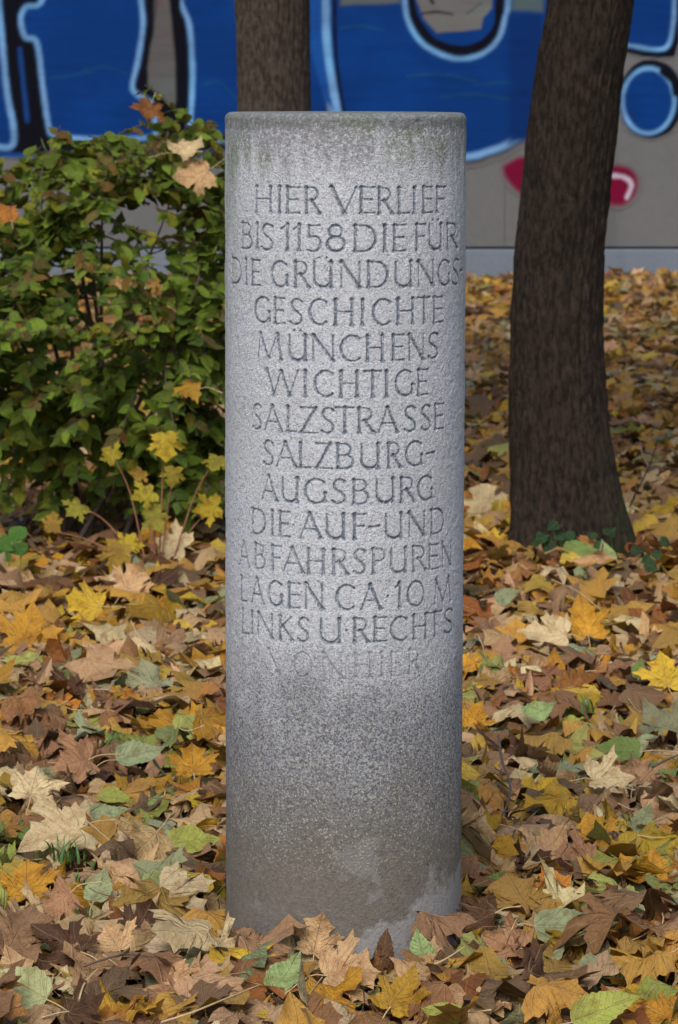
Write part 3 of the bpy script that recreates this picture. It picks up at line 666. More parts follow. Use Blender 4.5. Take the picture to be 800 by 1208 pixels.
# (u, v, length px, tip angle, tilt to camera, colour, kind, curl, label, short name)
HAND = [
 (228, 900, 56, 95, 58, 'golden', 'maple', .6, 'upright golden-tan maple leaf leaning just left of the column', 'upright golden-tan leaf left of the column'),
 (32, 748, 66, 78, 62, 'golden', 'maple', .5, 'large golden maple leaf standing up at the left edge of the photo', 'large golden leaf at the left edge'),
 (103, 713, 58, 170, 45, 'yellow', 'maple', .6, 'creamy yellow maple leaf right of the large golden leaf at left edge', 'creamy yellow leaf at left'),
 (155, 690, 52, 60, 50, 'tan', 'maple', .9, 'pale tan folded maple leaf below the sapling', 'pale tan folded leaf below the sapling'),
 (206, 643, 46, 160, 55, 'cream', 'maple', .5, 'cream maple leaf under the yellow sapling leaves beside the column', 'cream leaf beside the sapling'),
 (690, 735, 60, 100, 58, 'golden', 'maple', .5, 'golden-yellow maple leaf lying open in front of the right tree', 'golden leaf in front of the right tree'),
 (730, 884, 60, 175, 38, 'green', 'oval', .5, 'fresh green oval leaf right of the column at mid-right', 'fresh green oval leaf at mid-right'),
 (643, 938, 58, 60, 48, 'yellow', 'maple', .6, 'bright yellow maple leaf right of the dark curved twig', 'bright yellow leaf by the dark twig'),
 (700, 985, 62, 100, 50, 'golden', 'maple', .6, 'golden maple leaf with brown specks at lower right', 'golden specked leaf at lower right'),
 (652, 1052, 62, 40, 55, 'orange', 'maple', .5, 'orange maple leaf with dark blotches above the big grey-green leaf', 'blotched orange leaf'),
 (675, 1092, 92, 4, 36, 'grey-green', 'oval', .35, 'big pale grey-green oval leaf lying flat at lower right', 'big grey-green leaf at lower right'),
 (26, 1163, 84, 150, 58, 'cream', 'oval', .25, 'big pale yellow-green leaf in the bottom left corner', 'big pale leaf in bottom left corner'),
 (32, 1042, 60, 92, 58, 'golden', 'maple', .5, 'golden maple leaf with pointed lobes up near the lower left edge', 'golden leaf near lower left edge'),
 (72, 1062, 58, 220, 45, 'pinkish brown', 'maple', .8, 'pinkish brown maple leaf right of the pointed golden leaf lower left', 'pinkish brown leaf at lower left'),
 (118, 1046, 50, 75, 55, 'grey-green', 'oval', .8, 'folded grey-green leaf in front of the lower left grass tuft', 'folded grey-green leaf at lower left'),
 (198, 1042, 64, 20, 60, 'grey-green', 'oval', .7, 'ribbed light green leaf standing on edge left of the column foot', 'ribbed light green leaf left of the column foot'),
 (228, 992, 66, 5, 35, 'yellow-green', 'oval', .8, 'bright yellow-green leaf with wavy edge touching the left side of the column', 'bright yellow-green leaf left of the column'),
 (165, 890, 60, 18, 40, 'grey-green', 'oval', .7, 'blue-green curled leaf left of the upright golden-tan leaf', 'blue-green curled leaf at mid-left'),
 (72, 982, 92, 195, 36, 'cream', 'maple', .6, 'large cream-beige maple leaf flat behind the lower left grass tuft', 'large cream-beige leaf at left'),
 (128, 960, 46, 10, 40, 'grey-green', 'oval', .9, 'small grey-green leaf right behind the large cream-beige leaf', 'small grey-green leaf by the cream-beige leaf'),
 (92, 898, 62, 200, 45, 'pinkish brown', 'maple', .7, 'dusty pink-brown maple leaf left of the blue-green curled leaf', 'dusty pink-brown leaf at mid-left'),
 (135, 1112, 58, 120, 48, 'tan', 'maple', .6, 'pale tan and orange maple leaf between dark brown leaves lower left', 'pale tan leaf between dark leaves'),
 (78, 1115, 76, 150, 45, 'dark brown', 'maple', 1.2, 'large dark brown crumpled maple leaf above the corner pale leaf', 'large dark crumpled leaf at lower left'),
 (165, 1088, 62, 60, 48, 'dark brown', 'maple', 1.0, 'dark brown veined maple leaf left below the column foot', 'dark veined leaf left of the column foot'),
 (242, 1046, 52, 30, 45, 'rust brown', 'maple', 1.3, 'rust brown curled leaf against the left foot of the column', 'rust curled leaf at the column foot'),
 (497, 1118, 46, 105, 76, 'grey-green', 'oval', .45, 'light green leaf standing like a tent before the column foot right', 'light green standing leaf before the column'),
 (374, 1108, 58, 78, 78, 'tan', 'maple', .5, 'tan maple leaf standing upright against the front of the column foot', 'upright tan leaf before the column foot'),
 (408, 1148, 88, 10, 36, 'tan', 'maple', .5, 'broad tan maple leaf lying flat in front of the column', 'broad tan leaf in front of the column'),
 (453, 1120, 46, 80, 55, 'dark brown', 'oval', 1.3, 'dark brown rounded curled leaf between tan and green leaves at column foot', 'dark round leaf at the column foot'),
 (338, 1148, 62, 60, 48, 'green', 'oval', .9, 'pale green folded leaf left of the broad tan leaf at the column', 'pale green folded leaf'),
 (715, 918, 62, 2, 34, 'cream', 'maple', .6, 'creamy white maple leaf below the fresh green oval leaf', 'creamy white leaf below the green oval leaf'),
 (637, 840, 48, 20, 45, 'green', 'oval', 1.0, 'pale green curled leaf above the bright yellow leaf at right', 'pale green curled leaf at mid-right'),
 (648, 750, 62, 165, 34, 'cream', 'maple', .6, 'pale cream maple leaf left below the golden leaf by the tree', 'pale cream leaf near the tree'),
 (572, 592, 52, 100, 58, 'cream', 'maple', 1.0, 'pale beige cupped maple leaf between the column and right trunk', 'beige cupped leaf by the trunk'),
 (581, 634, 26, 80, 60, 'yellow', 'maple', .4, 'small bright yellow maple leaf left of the right trunk base', 'small yellow leaf left of the trunk'),
 (684, 650, 46, 0, 48, 'green', 'oval', .6, 'vivid green oval leaf at the foot of the right trunk', 'vivid green leaf at the trunk'),
 (716, 652, 30, 110, 68, 'grey-green', 'oval', .8, 'light green leaf standing beside the vivid green one at the trunk', 'light green standing leaf at the trunk'),
 (598, 702, 34, 20, 50, 'grey-green', 'oval', .6, 'grey-green oval leaf low left of the right tree', 'grey-green leaf below left of the tree'),
 (785, 796, 56, 100, 58, 'yellow', 'maple', .5, 'golden-yellow maple leaf at the right edge at mid-height', 'golden-yellow leaf at the right edge'),
 (755, 789, 30, 80, 60, 'green', 'oval', .5, 'dark green rounded leaf beside the yellow leaf on the right edge', 'dark green round leaf'),
 (646, 995, 46, 0, 40, 'yellow-green', 'oval', .7, 'olive yellow-green oval leaf under the bright yellow leaf at right', 'olive oval leaf at lower right'),
 (684, 1012, 68, 172, 34, 'pinkish brown', 'maple', .5, 'flat pinkish tan maple leaf below the olive oval leaf', 'flat pinkish tan leaf'),
 (580, 1045, 44, 50, 48, 'green', 'oval', 1.1, 'green curled leaf right beside the lower column', 'green curled leaf right of the column'),
 (712, 1190, 84, 20, 45, 'yellow-green', 'oval', .6, 'long yellow-green leaf at the bottom right of the photo', 'long yellow-green leaf at bottom right'),
 (522, 1196, 56, 170, 40, 'yellow-green', 'oval', .9, 'yellow-green crinkled leaf at the bottom edge right of centre', 'yellow-green leaf at bottom edge'),
 (772, 1030, 56, 90, 55, 'golden', 'maple', .6, 'star-shaped golden maple leaf near the lower right edge', 'star-shaped golden leaf near right edge'),
 (602, 1004, 60, 130, 45, 'mustard', 'maple', .6, 'mustard maple leaf just right of the lower column', 'mustard leaf right of the column'),
 (566, 1086, 70, 200, 40, 'dark brown', 'maple', 1.3, 'large dark brown crumpled leaf right of the column foot', 'large dark leaf right of the column foot'),
 (95, 1190, 60, 20, 45, 'dark brown', 'maple', 1.0, 'dark brown leaf right of the pale corner leaf at bottom', 'dark leaf at the bottom left'),
 (758, 968, 44, 60, 45, 'grey-green', 'oval', .8, 'grey-green folded leaf between golden leaves at right', 'grey-green folded leaf at right'),
 (560, 850, 44, 60, 50, 'golden', 'maple', .8, 'golden leaf with ragged edges touching the column right side', 'ragged golden leaf right of the column'),
 (470, 1175, 70, 60, 45, 'mustard', 'maple', .9, 'mustard brown maple leaf at the bottom edge below the column', 'mustard leaf at the bottom edge'),
 (40, 925, 60, 80, 50, 'cream', 'maple', .9, 'washed-out cream leaf at left above the large cream-beige leaf', 'washed-out cream leaf at left'),
 (600, 1115, 60, 160, 45, 'pinkish brown', 'maple', 1.0, 'pinkish brown curled leaf left of the big grey-green leaf', 'pinkish brown leaf at lower right'),
]
litter = Bag()
rng = np.random.RandomState(11)
def litter_zone(y0, y1, dens, lod, margin, zmax, near, oval=.22):
    x, y = scatter(y0, y1, dens, margin, rng)
    pick = rng.rand(len(x)) < oval
    for kind, msk in (('maple', ~pick), ('oval', pick)):
        xx, yy = x[msk], y[msk]; n = len(xx)
        curl = rng.uniform(.35, (1.1, 1.0, .8)[lod], n)
        S = leaf_shapes(kind, lod, n, rng, curl)
        size = rng.uniform(.045, .118, n) * (.9 if kind == 'oval' else 1)
        tilt = np.abs(rng.normal(0, R((16, 14, 13)[lod]), n)); tilt = np.minimum(tilt, R((60, 42, 36)[lod]))
        taz = np.where(rng.rand(n) < .5, rng.uniform(0, 6.283, n), rng.normal(-math.pi / 2, .8, n))
        M = frames(rng.uniform(0, 6.283, n), tilt, taz, rng.rand(n) < .5)
        W = np.einsum('nij,nvj->nvi', M, S * size[:, None, None])
        zb = gh(xx, yy) + rng.uniform(-.01, zmax, n)
        if lod == 0:
            uu, vv, _d = project(np.stack([xx, yy, zb + .03], -1))
            for h_ in HAND: zb = np.where(np.hypot(uu - h_[0], (vv - h_[1] - 12) * 1.1) < h_[2] * .5 + 14, np.minimum(zb, gh(xx, yy) - .012), zb)
            zb -= .006 * np.clip((.34 - np.hypot(xx - PX, yy)) / .1, 0, 1)
        # pile thins and drops under hand-placed leaves
        P = place(W, np.stack([xx, yy], -1), zb)
        c, _ = layrandom(n, rng, near); litter_shade = (.86, .92, .95, .95)[lod if near or lod == 1 else 2 + (lod > 1)]
        if kind == 'oval':
            g_ = rng.rand(n) < .45; c[g_] = np.array(PAL['grey-green']) * rng.uniform(.7, 1.2, (g_.sum(), 1))
            if not near: c[g_] = np.array(PAL['mustard']) * rng.uniform(.7, 1.2, (g_.sum(), 1))
        c = c * litter_shade  # shade in the leaf gaps and farther back is painted into the tint
        V_, Fs = TM[(kind, lod)]
        nv = len(V_)
        FF = (Fs[None] + (np.arange(n) * nv)[:, None, None]).reshape(-1, 3)
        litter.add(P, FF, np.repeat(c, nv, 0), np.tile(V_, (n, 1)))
        # loose stalks on about a third of them
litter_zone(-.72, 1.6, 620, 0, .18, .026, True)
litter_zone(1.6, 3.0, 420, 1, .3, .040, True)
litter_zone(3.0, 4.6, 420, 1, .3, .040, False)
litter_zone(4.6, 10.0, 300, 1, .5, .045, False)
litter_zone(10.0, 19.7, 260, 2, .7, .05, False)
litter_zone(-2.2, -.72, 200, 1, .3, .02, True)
# loose stalks and small twigs in the pile
rr_ = random.Random(5)
for i in range(420):
    y = rr_.uniform(-.6, 6); wv = (y + CD) * .105
    x = rr_.uniform(-wv, wv)
    if math.hypot(x, y) < .26: continue
    a = rr_.uniform(0, 6.28); L = rr_.uniform(.04, .12); el = rr_.uniform(-.1, .5)
    z = float(gh(x, y)) + rr_.uniform(.02, .055)
    p0 = Vector((x, y, z)); d = Vector((math.cos(a), math.sin(a), el * .6)) * L
    s_ = Vector((-math.sin(a), math.cos(a), rr_.uniform(-.5, .5))) * L * rr_.uniform(-.2, .2)
    V_, Fq = tube_arrays([p0, p0 + d * .35 + s_ * .7, p0 + d * .7 + s_, p0 + d], [.0011, .001, .0009, .0013], 4)
    tri = np.concatenate([Fq[:, [0, 1, 2]], Fq[:, [0, 2, 3]]])
    litter.add(V_, tri, rr_.choice([(.42, .30, .14), (.30, .17, .08), (.10, .06, .04), (.5, .38, .2)]), np.full((len(V_), 2), (.3, .5)))
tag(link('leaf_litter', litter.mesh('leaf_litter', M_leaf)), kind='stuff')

# ------------------------------------------------------------------ single fallen leaves
def make_leaf(kind, loc, M, size, tint, curl, seed, name, stalk=True, settle=None):
    rg = np.random.RandomState(seed)
    S = leaf_shapes(kind, 3, 1, rg, np.array([curl]))[0] * size
    W = S @ M.T
    V_, Fs = TM[(kind, 3)]; NR = (len(V_) - 1) // 5
    loc = Vector(loc)
    if settle is not None: loc.z = settle - W[:, 2].min()
    vt = np.array(tint)[None] * (1 + (np.linalg.norm(V_ - V_[0], axis=1)[:, None] - .4) * rg.uniform(-.5, .3))
    me = mesh_np(name, W, Fs, M_leaf, V_, np.clip(vt, 0.01, .8))
    o = link(name, me, None, loc)
    if stalk:
        b = W[1 + 4 * NR]            # outline base point
        d = -(M[:, 1]); d = Vector(d); sd_ = Vector(M[:, 0]) * rg.uniform(-.4, .4); L = size * rg.uniform(.5, .85); b = Vector(b)
        nz = Vector(M[:, 2]) * .12
        pts = smoothpath([b, b + (d + sd_ * .3) * L * .4 + nz * L, b + (d + sd_) * L], 6)
        Vt, Ft = tube_arrays(pts, [.0012] * 6 + [.0019], 5)
        link('stalk', mesh_np('stalk', Vt, Ft, M_stalk), o)
    return o
def leafdist(u, v, z): p = on_z(u, v, z); return p
taken = []
for i, (u, v, px, ang, tl, cn, kind, curl, lab, short) in enumerate(HAND):
    p = on_z(u, v, .03); dep = (p.y + CD); size = px * dep / F * (.78 if kind == 'maple' else .95)
    tl_ = R(tl); zc = .022 + size * .42 * math.sin(tl_)
    p = on_z(u, v, zc)
    Fm = frames(np.array([0.0]), np.array([tl_]), np.array([-math.pi / 2 + random.Random(i).uniform(-.25, .25)]))[0]
    N = Fm[:, 2]; Xr = np.array([1, 0, 0]) - N * N[0]; Xr /= np.linalg.norm(Xr); Yr = np.cross(N, Xr)
    T = math.cos(R(ang)) * Xr + math.sin(R(ang)) * Yr
    M = np.stack([np.cross(T, N), T, N], -1)
    rg = random.Random(i + 90)
    tint = np.array(PAL[cn]) * rg.uniform(.95, 1.2)
    if cn == 'cream' and kind == 'oval': tint = np.array((.42, .46, .22))
    if cn == 'green' and kind == 'oval' and 'pale' in lab or 'light green' in lab: tint = np.array((.27, .38, .15))
    o = make_leaf(kind, p, M, size, tint, curl * .65, 1400 + i, 'fallen_maple_leaf' if kind == 'maple' else 'fallen_oval_leaf', True, None)
    # rest it on the pile without lifting it away
    tag(o, lab, 'leaf', 'fallen leaves on the ground')
    taken.append((u, v, px, short))
# the surrounding near leaves
rng2 = np.random.RandomState(77)
cand = []
tries = 0
NEED = 300 - len(HAND)
pts_used = []
while len(cand) < NEED and tries < 60000:
    tries += 1
    y = -.62 + (rng2.rand() ** 1.15) * 3.4
    wv = (y + CD) * 400 / F * .99; x = rng2.uniform(-wv, wv)
    if math.hypot(x - PX, y) < .275: continue
    if abs(x) < .2 and y > 0: continue                     # hidden behind the column
    u_, v_, _ = project(np.array([x, y, .04]))
    if not (5 < u_ < 795 and v_ < 1203): continue
    if any(math.hypot(u_ - a, (v_ - b) * 1.2) < px * .55 + (20 if v_ > b else 4) for a, b, px, s in taken): continue
    if any(math.hypot(x - a, y - b) < .056 for a, b in pts_used): continue
    pts_used.append((x, y)); cand.append((x, y, float(u_), float(v_)))
cand.sort(key=lambda c: -c[3])
recs = []
for i, (x, y, u_, v_) in enumerate(cand):
    kind = 'oval' if rng2.rand() < .2 else 'maple'
    c, nm = layrandom(1, rng2, True); c = c[0]; nm = nm[0]
    if kind == 'oval' and rng2.rand() < .6:
        nm = ['grey-green', 'yellow-green', 'green'][rng2.randint(3)]; c = np.array(PAL[nm]) * rng2.uniform(.8, 1.2)
    size = rng2.uniform(.055, .102) * (.85 if kind == 'oval' else 1); curl = rng2.uniform(.35, 1.1)
    tilt = min(abs(rng2.normal(R(17), R(15))), R(72)); taz = rng2.normal(-math.pi / 2, .9)
    M = frames(np.array([rng2.uniform(0, 6.283)]), np.array([tilt]), np.array([taz]), np.array([rng2.rand() < .4]))[0]
    zb = float(gh(x, y)) + rng2.uniform(.014, .030)
    o = make_leaf(kind, (x, y, 0), M, size, c, curl, 3000 + i, 'fallen_maple_leaf' if kind == 'maple' else 'fallen_oval_leaf', kind == 'maple' and rng2.rand() < .45, zb)
    best = min(taken, key=lambda t: (u_ - t[0]) ** 2 + ((v_ - t[1]) * 1.2) ** 2)
    du, dv = u_ - best[0], v_ - best[1]
    if abs(du) > abs(dv) * 2: rel = 'left of' if du < 0 else 'right of'
    elif abs(dv) > abs(du) * 2: rel = 'behind' if dv < 0 else 'in front of'
    else: rel = ('left behind' if du < 0 else 'right behind') if dv < 0 else ('front left of' if du < 0 else 'front right of')
    st = 'crumpled ' if curl > 1.0 else ('flat ' if curl < .6 and tilt < R(25) else ('tilted ' if tilt > R(35) else ''))
    sz = 'small ' if size < .072 else ('large ' if size > .102 else '')
    recs.append([o, sz, '' if len(best[3].split()) > 6 and sz else st, nm, kind, rel, best[3], math.hypot(du, dv)])
SH = {'upright golden-tan leaf left of the column': 'upright golden-tan leaf', 'ribbed light green leaf left of the column foot': 'ribbed light green leaf', 'dark veined leaf left of the column foot': 'dark veined leaf', 'large dark leaf right of the column foot': 'large dark crumpled leaf by the column'}
groups = {}
def mk(r, w=''): return f"{w}{r[1] if len(SH.get(r[6], r[6]).split()) < 8 else ''}{r[2]}{r[3]} {'maple' if r[4] == 'maple' else 'oval'} leaf {r[5]} the {SH.get(r[6], r[6])}".replace(' of the photo', '')
for r in recs: groups.setdefault(mk(r), []).append(r)
for lab, g_ in groups.items():
    g_.sort(key=lambda r: r[7])
    for k, r in enumerate(g_):
        _l = r[6]
        tag(r[0], mk(r, '' if len(g_) == 1 else ('nearest ', 'farther ', 'farthest ', 'outermost ')[min(k, 3)]), 'leaf', 'fallen leaves on the ground')

# ------------------------------------------------------------------ twigs and stalks lying about
def strand(name, path, r, mat, lab, cat, grp=None, zs=None, side=None):
    P = [on_z(u, v, z) for u, v, z in path]
    o0 = P[0].copy(); Q = smoothpath([p - o0 for p in P], 16)
    n = len(Q); rad = [r * (1 - .5 * i / n) for i in range(n)]
    V_, Fq = tube_arrays(Q, rad, 6)
    if side:
        V_ = [V_]; Fq = [Fq]; k = len(V_[0])
        for t, (du, dv, dz) in side:
            b = Q[int(t * (n - 1))]; S = smoothpath([b, b + Vector((du * .6, dv * .6, dz * .4)), b + Vector((du, dv, dz))], 8)
            a, f = tube_arrays(S, [r * .6 * (1 - .6 * j / 8) for j in range(9)], 5); V_.append(a); Fq.append(f + k); k += len(a)
        V_ = np.concatenate(V_); Fq = np.concatenate(Fq)
    o = link(name, mesh_np(name, V_, Fq, mat), None, o0)
    return tag(o, lab, cat, grp)
strand('twig', [(588, 868, .12), (593, 900, .09), (602, 925, .08), (598, 950, .07), (586, 968, .06), (566, 972, .06), (546, 960, .06)], .0032, M_twig, 'dark curved twig arching from the leaves right beside the column', 'twig', side=[(.25, (-.03, .0, .02)), (.6, (.04, -.01, .02))])
strand('twig', [(98, 1140, .07), (125, 1131, .08), (150, 1126, .08), (182, 1129, .07)], .0024, M_twig, 'thin dark twig lying across leaves at lower left', 'twig', side=[(.5, (.02, .01, .01))])
strand('twig', [(770, 905, .05), (785, 897, .06), (806, 888, .07)], .003, M_twig, 'short dark twig poking in at the right edge', 'twig')
strand('dry_stalk', [(190, 1206, .06), (225, 1195, .07), (262, 1180, .075), (306, 1162, .07)], .0021, M_stalk, 'long straw-coloured stalk at the bottom edge left of centre', 'stalk')
strand('dry_stalk', [(93, 1180, .06), (100, 1160, .075), (115, 1143, .085)], .0017, M_stalk, 'short pale stalk leaning under the thin dark twig at lower left', 'stalk')
strand('dry_stalk', [(102, 968, .07), (122, 985, .075), (146, 1006, .06)], .0016, M_stalk, 'tan stalk running off the large cream-beige leaf at left', 'stalk')
strand('dry_stalk', [(576, 969, .07), (605, 977, .075), (638, 990, .06)], .0017, M_stalk, 'pale stalk right of the dark curved twig', 'stalk')
strand('dry_stalk', [(742, 983, .07), (770, 988, .07), (803, 988, .06)], .0015, M_stalk, 'pale stalk at the right edge above the star-shaped golden leaf', 'stalk')
strand('dry_stalk', [(508, 1140, .06), (528, 1130, .07), (548, 1117, .08)], .0018, M_stalk, 'yellow straw stalk right of the light green standing leaf', 'stalk')
strand('dry_stalk', [(651, 684, .05), (680, 697, .07), (712, 722, .05)], .0024, M_stalk, 'long pale stalk lying in front of the right trunk', 'stalk')
strand('dry_stalk', [(-4, 858, .06), (20, 865, .07), (44, 876, .05)], .0017, M_stalk, 'pale stalk entering at the left edge at mid-height', 'stalk')
strand('dry_stalk', [(598, 1112, .05), (604, 1096, .08), (610, 1083, .09)], .0014, M_stalk, 'white stalk sticking up left of the big grey-green leaf', 'stalk')
strand('bare_seedling', [(742, 600, .0), (748, 586, .10), (758, 566, .2), (768, 545, .3), (776, 520, .42)], .0035, M_greytwig, 'thin grey bare seedling right of the right trunk', 'seedling', side=[(.4, (.03, .0, .07)), (.7, (-.03, 0, .08))])
strand('bare_seedling', [(548, 470, .05), (558, 445, .12), (572, 408, .22), (582, 370, .34)], .004, M_greytwig, 'thin grey bare stem slanting up between column and right trunk', 'seedling', side=[(.5, (.05, .0, .08))])

# ------------------------------------------------------------------ grass tufts
def tuft(u, v, n, h, spread, seed, lab):
    p = on_z(u, v, .02); h *= 1.35; rg = random.Random(seed); b = Bag()
    for i in range(n):
        a = rg.uniform(0, 6.28); L = h * rg.uniform(.5, 1.1); x0 = Vector((rg.gauss(0, spread * .35), rg.gauss(0, spread * .35), -.01))
        out = Vector((math.cos(a), math.sin(a), 0)) * L * rg.uniform(.3, 1.0); sd_ = Vector((-math.sin(a), math.cos(a), 0))
        V_ = []
        for k in range(6):
            t = k / 5; q = x0 + out * t * t + Vector((0, 0, L * (t - .35 * t * t))); w_ = .0027 * (1 - t) ** .6
            V_ += [tuple(q - sd_ * w_), tuple(q + sd_ * w_)]
        Fq = [(2 * k, 2 * k + 1, 2 * k + 3, 2 * k + 2) for k in range(5)]
        b.add(V_, Fq)
    tag(link('grass_tuft', b.mesh('grass_tuft', M_grass), None, p), lab, 'grass', 'grass tufts among the leaves')
tuft(78, 1010, 34, .055, .05, 1, 'green grass tuft behind the folded grey-green leaf at lower left')
tuft(126, 888, 22, .06, .035, 2, 'grass tuft left of the blue-green curled leaf at mid-left')
tuft(108, 848, 16, .05, .03, 3, 'small grass tuft at mid-left above the dusty pink-brown leaf')
tuft(688, 835, 24, .05, .04, 4, 'dark grass tuft right of the pale green curled leaf at mid-right')
tuft(562, 788, 12, .07, .02, 5, 'thin grass tuft beside the right side of the column')
tuft(95, 1050, 14, .05, .03, 6, 'short grass tuft just left of the folded grey-green leaf')
tuft(28, 1046, 9, .04, .02, 7, 'few grass blades beside the pointed golden leaf at the left edge')

# ------------------------------------------------------------------ trees
def trunk_mesh(name, rows, Y, ztop, mat, seed, amp, nseg=260, dz=.0075):
    cs = []
    for v, a, b in rows:
        L, Rr = on_y(a, v, Y), on_y(b, v, Y); cs.append((L.z, (L.x + Rr.x) / 2, (Rr.x - L.x) / 2))
    cs.sort(); zz = np.array([c[0] for c in cs]); xc = np.array([c[1] for c in cs]); rd = np.array([c[2] for c in cs])
    zs = np.concatenate([np.arange(-.1, 2.2, dz), np.linspace(2.2, ztop, 40)])
    slope = (xc[-1] - xc[-3]) / (zz[-1] - zz[-3])
    X = np.where(zs > zz[-1], xc[-1] + slope * (zs - zz[-1]) * np.exp(-(zs - zz[-1]) * .2), np.interp(zs, zz, xc))
    Rd = np.where(zs > zz[-1], rd[-1] * (1 - .12 * (zs - zz[-1])), np.interp(zs, zz, rd))
    ker = np.hanning(21); ker /= ker.sum()
    X[:len(X)] = np.convolve(np.pad(X, 10, 'edge'), ker, 'valid'); Rd = np.convolve(np.pad(Rd, 10, 'edge'), ker, 'valid')
    th = np.linspace(0, 2 * math.pi, nseg, endpoint=False); V_ = np.zeros((len(zs), nseg, 3)); x00 = float(np.interp(0, zs, X))
    for j, z in enumerate(zs):
        for i, t in enumerate(th):
            c, s = math.cos(t), math.sin(t)
            n1 = mn.noise(Vector((c * 5.2 + seed, s * 5.2, z * 2.2))); n2 = mn.noise(Vector((c * 13, s * 13 + seed, z * 5.5)))
            n0 = mn.noise(Vector((c * 1.3 + seed, s * 1.3, z * 1.1))); n3 = mn.noise(Vector((c * 27, s * 27 + seed, z * 11)))
            r = Rd[j] * (1 + .05 * n0) + amp * (-abs(n1) * 1.2 - abs(n2) * .8 + .45 - abs(n3) * .9)
            if z < .35: r += (.35 - z) ** 2 * .35 * max(0, math.sin(t * 3 + seed)) * 1.2
            V_[j, i] = (X[j] - x00 + r * c, r * s, z)
    return mesh_np(name, V_, grid_faces(nseg, len(zs), True), mat), x00, (float(X[-1]) - x00, float(Rd[-1]))
def tree(rows, Y, ztop, mat, seed, amp, lab, spread, ccol):
    tm, x0, (tx, tr) = trunk_mesh('trunk', rows, Y, ztop, mat, seed, amp)
    t = tag(empty('maple_tree', (x0, Y, 0)), lab, 'tree', 'trees between the column and the wall')
    link('trunk', tm, t)
    rg = random.Random(seed); crown = Bag(); lm = TM[('maple', 2)]
    for k in range(7):
        a = k * 2.4 + seed; el = rg.uniform(.5, 1.2); L = rg.uniform(2., 3.2) * spread
        p0 = Vector((tx, 0, ztop - .12 * k * (k > 0) * .8)); d = Vector((math.cos(a) * math.cos(el), math.sin(a) * math.cos(el), math.sin(el)))
        pts = smoothpath([p0, p0 + d * L * .4 + Vector((0, 0, .1)), p0 + d * L + Vector((rg.uniform(-.3, .3), rg.uniform(-.3, .3), .4))], 12)
        r0_ = tr * (.75 if k else .9)
        V_, Fq = tube_arrays(pts, [r0_ * (1 - .85 * i / 12) for i in range(13)], 9)
        limb = link('limb', mesh_np('limb', V_, Fq, mat), t)
        bag = Bag()
        for j in range(9):
            b = pts[4 + j]; a2 = rg.uniform(0, 6.28); bl = rg.uniform(.6, 1.3) * spread
            e = b + Vector((math.cos(a2), math.sin(a2), rg.uniform(-.1, .7))) * bl
            q = smoothpath([b, (b + e) / 2 + Vector((0, 0, .08)), e], 6)
            V_, Fq = tube_arrays(q, [.022 * (1 - .8 * i / 6) for i in range(7)], 5); bag.add(V_, Fq)
            rgn = np.random.RandomState(rg.randrange(99999)); n = 120
            tt = rgn.rand(n); base = np.array([tuple(q[int(x_ * 6)]) for x_ in tt]) + rgn.normal(0, .22, (n, 3))
            S = leaf_shapes('maple', 2, n, rgn, rgn.uniform(.2, .8, n)) * rgn.uniform(.09, .14, (n, 1, 1))
            Mx = frames(rgn.uniform(0, 6.28, n), np.abs(rgn.normal(0, .7, n)), rgn.uniform(0, 6.28, n)); W = np.einsum('nij,nvj->nvi', Mx, S) + base[:, None]
            nv = len(lm[0]); cc = np.array(ccol)[None] * rgn.uniform(.6, 1.2, (n, 1))
            crown.add(W, (lm[1][None] + (np.arange(n) * nv)[:, None, None]).reshape(-1, 3), np.repeat(cc, nv, 0), np.tile(lm[0], (n, 1)))
        link('branch', bag.mesh('branch', mat), limb)
    c = link('crown', crown.mesh('crown', M_green), t); c['kind'] = 'stuff'
    return t
tree([(0, 647, 748), (60, 634, 739), (100, 628, 733), (200, 616, 722), (300, 607, 712), (400, 601, 711), (500, 600, 719), (560, 601, 729), (600, 602, 735), (640, 603, 742)],
     4.8, 3.6, M_bark, 3, .010, 'leaning dark brown tree trunk right of the granite column', 1.0, (.42, .30, .03))
tree([(0, 276, 366), (132, 281, 368), (250, 283, 369), (400, 280, 374), (480, 274, 380), (540, 266, 390)],
     7.4, 3.8, M_bark2, 8, .006, 'lighter brown tree trunk rising directly behind the granite column', 1.05, (.38, .26, .03))

# ground ivy at the trunk foot
def little_leaves(name, pts, cat, lab, col_, sz, seed):
    c0 = on_z(pts[0][0], pts[0][1], .0); t = tag(empty(name, c0), lab, cat)
    rg = np.random.RandomState(seed)
    for (u, v, z) in pts:
        z += .03; p = on_z(u, v, z)
        V_, Fs = TM[('oval', 1)]
        S = leaf_shapes('oval', 1, 1, rg, np.array([.6]))[0] * sz * rg.uniform(.8, 1.2); S[:, 0] *= 1.5
        M = frames(rg.uniform(0, 6.28, 1), rg.uniform(.5, 1.1, 1), np.array([-1.57 + rg.normal(0, .4)]))[0]
        W = S @ M.T
        link('leaf', mesh_np('leaf', W, Fs, M_green, V_, np.tile(np.array(col_) * rg.uniform(.7, 1.3), (len(V_), 1))), t, p - c0)
        g0 = Vector((p.x, p.y + .01, 0)) - c0; q = p - c0
        a, f = tube_arrays(smoothpath([g0, (g0 + q) / 2 + Vector((.01, 0, .01)), q], 4), [.0012] * 5, 4)
        link('stem', mesh_np('stem', a, f, M_grass), t)
little_leaves('ground_ivy', [(640, 634, .06), (652, 621, .09), (660, 632, .06), (672, 634, .05), (668, 640, .03), (698, 633, .05), (719, 629, .07), (646, 645, .03), (632, 640, .04), (706, 645, .03)], 'ivy', 'dark green ivy sprigs growing along the foot of the right trunk', (.018, .06, .020), .042, 4)
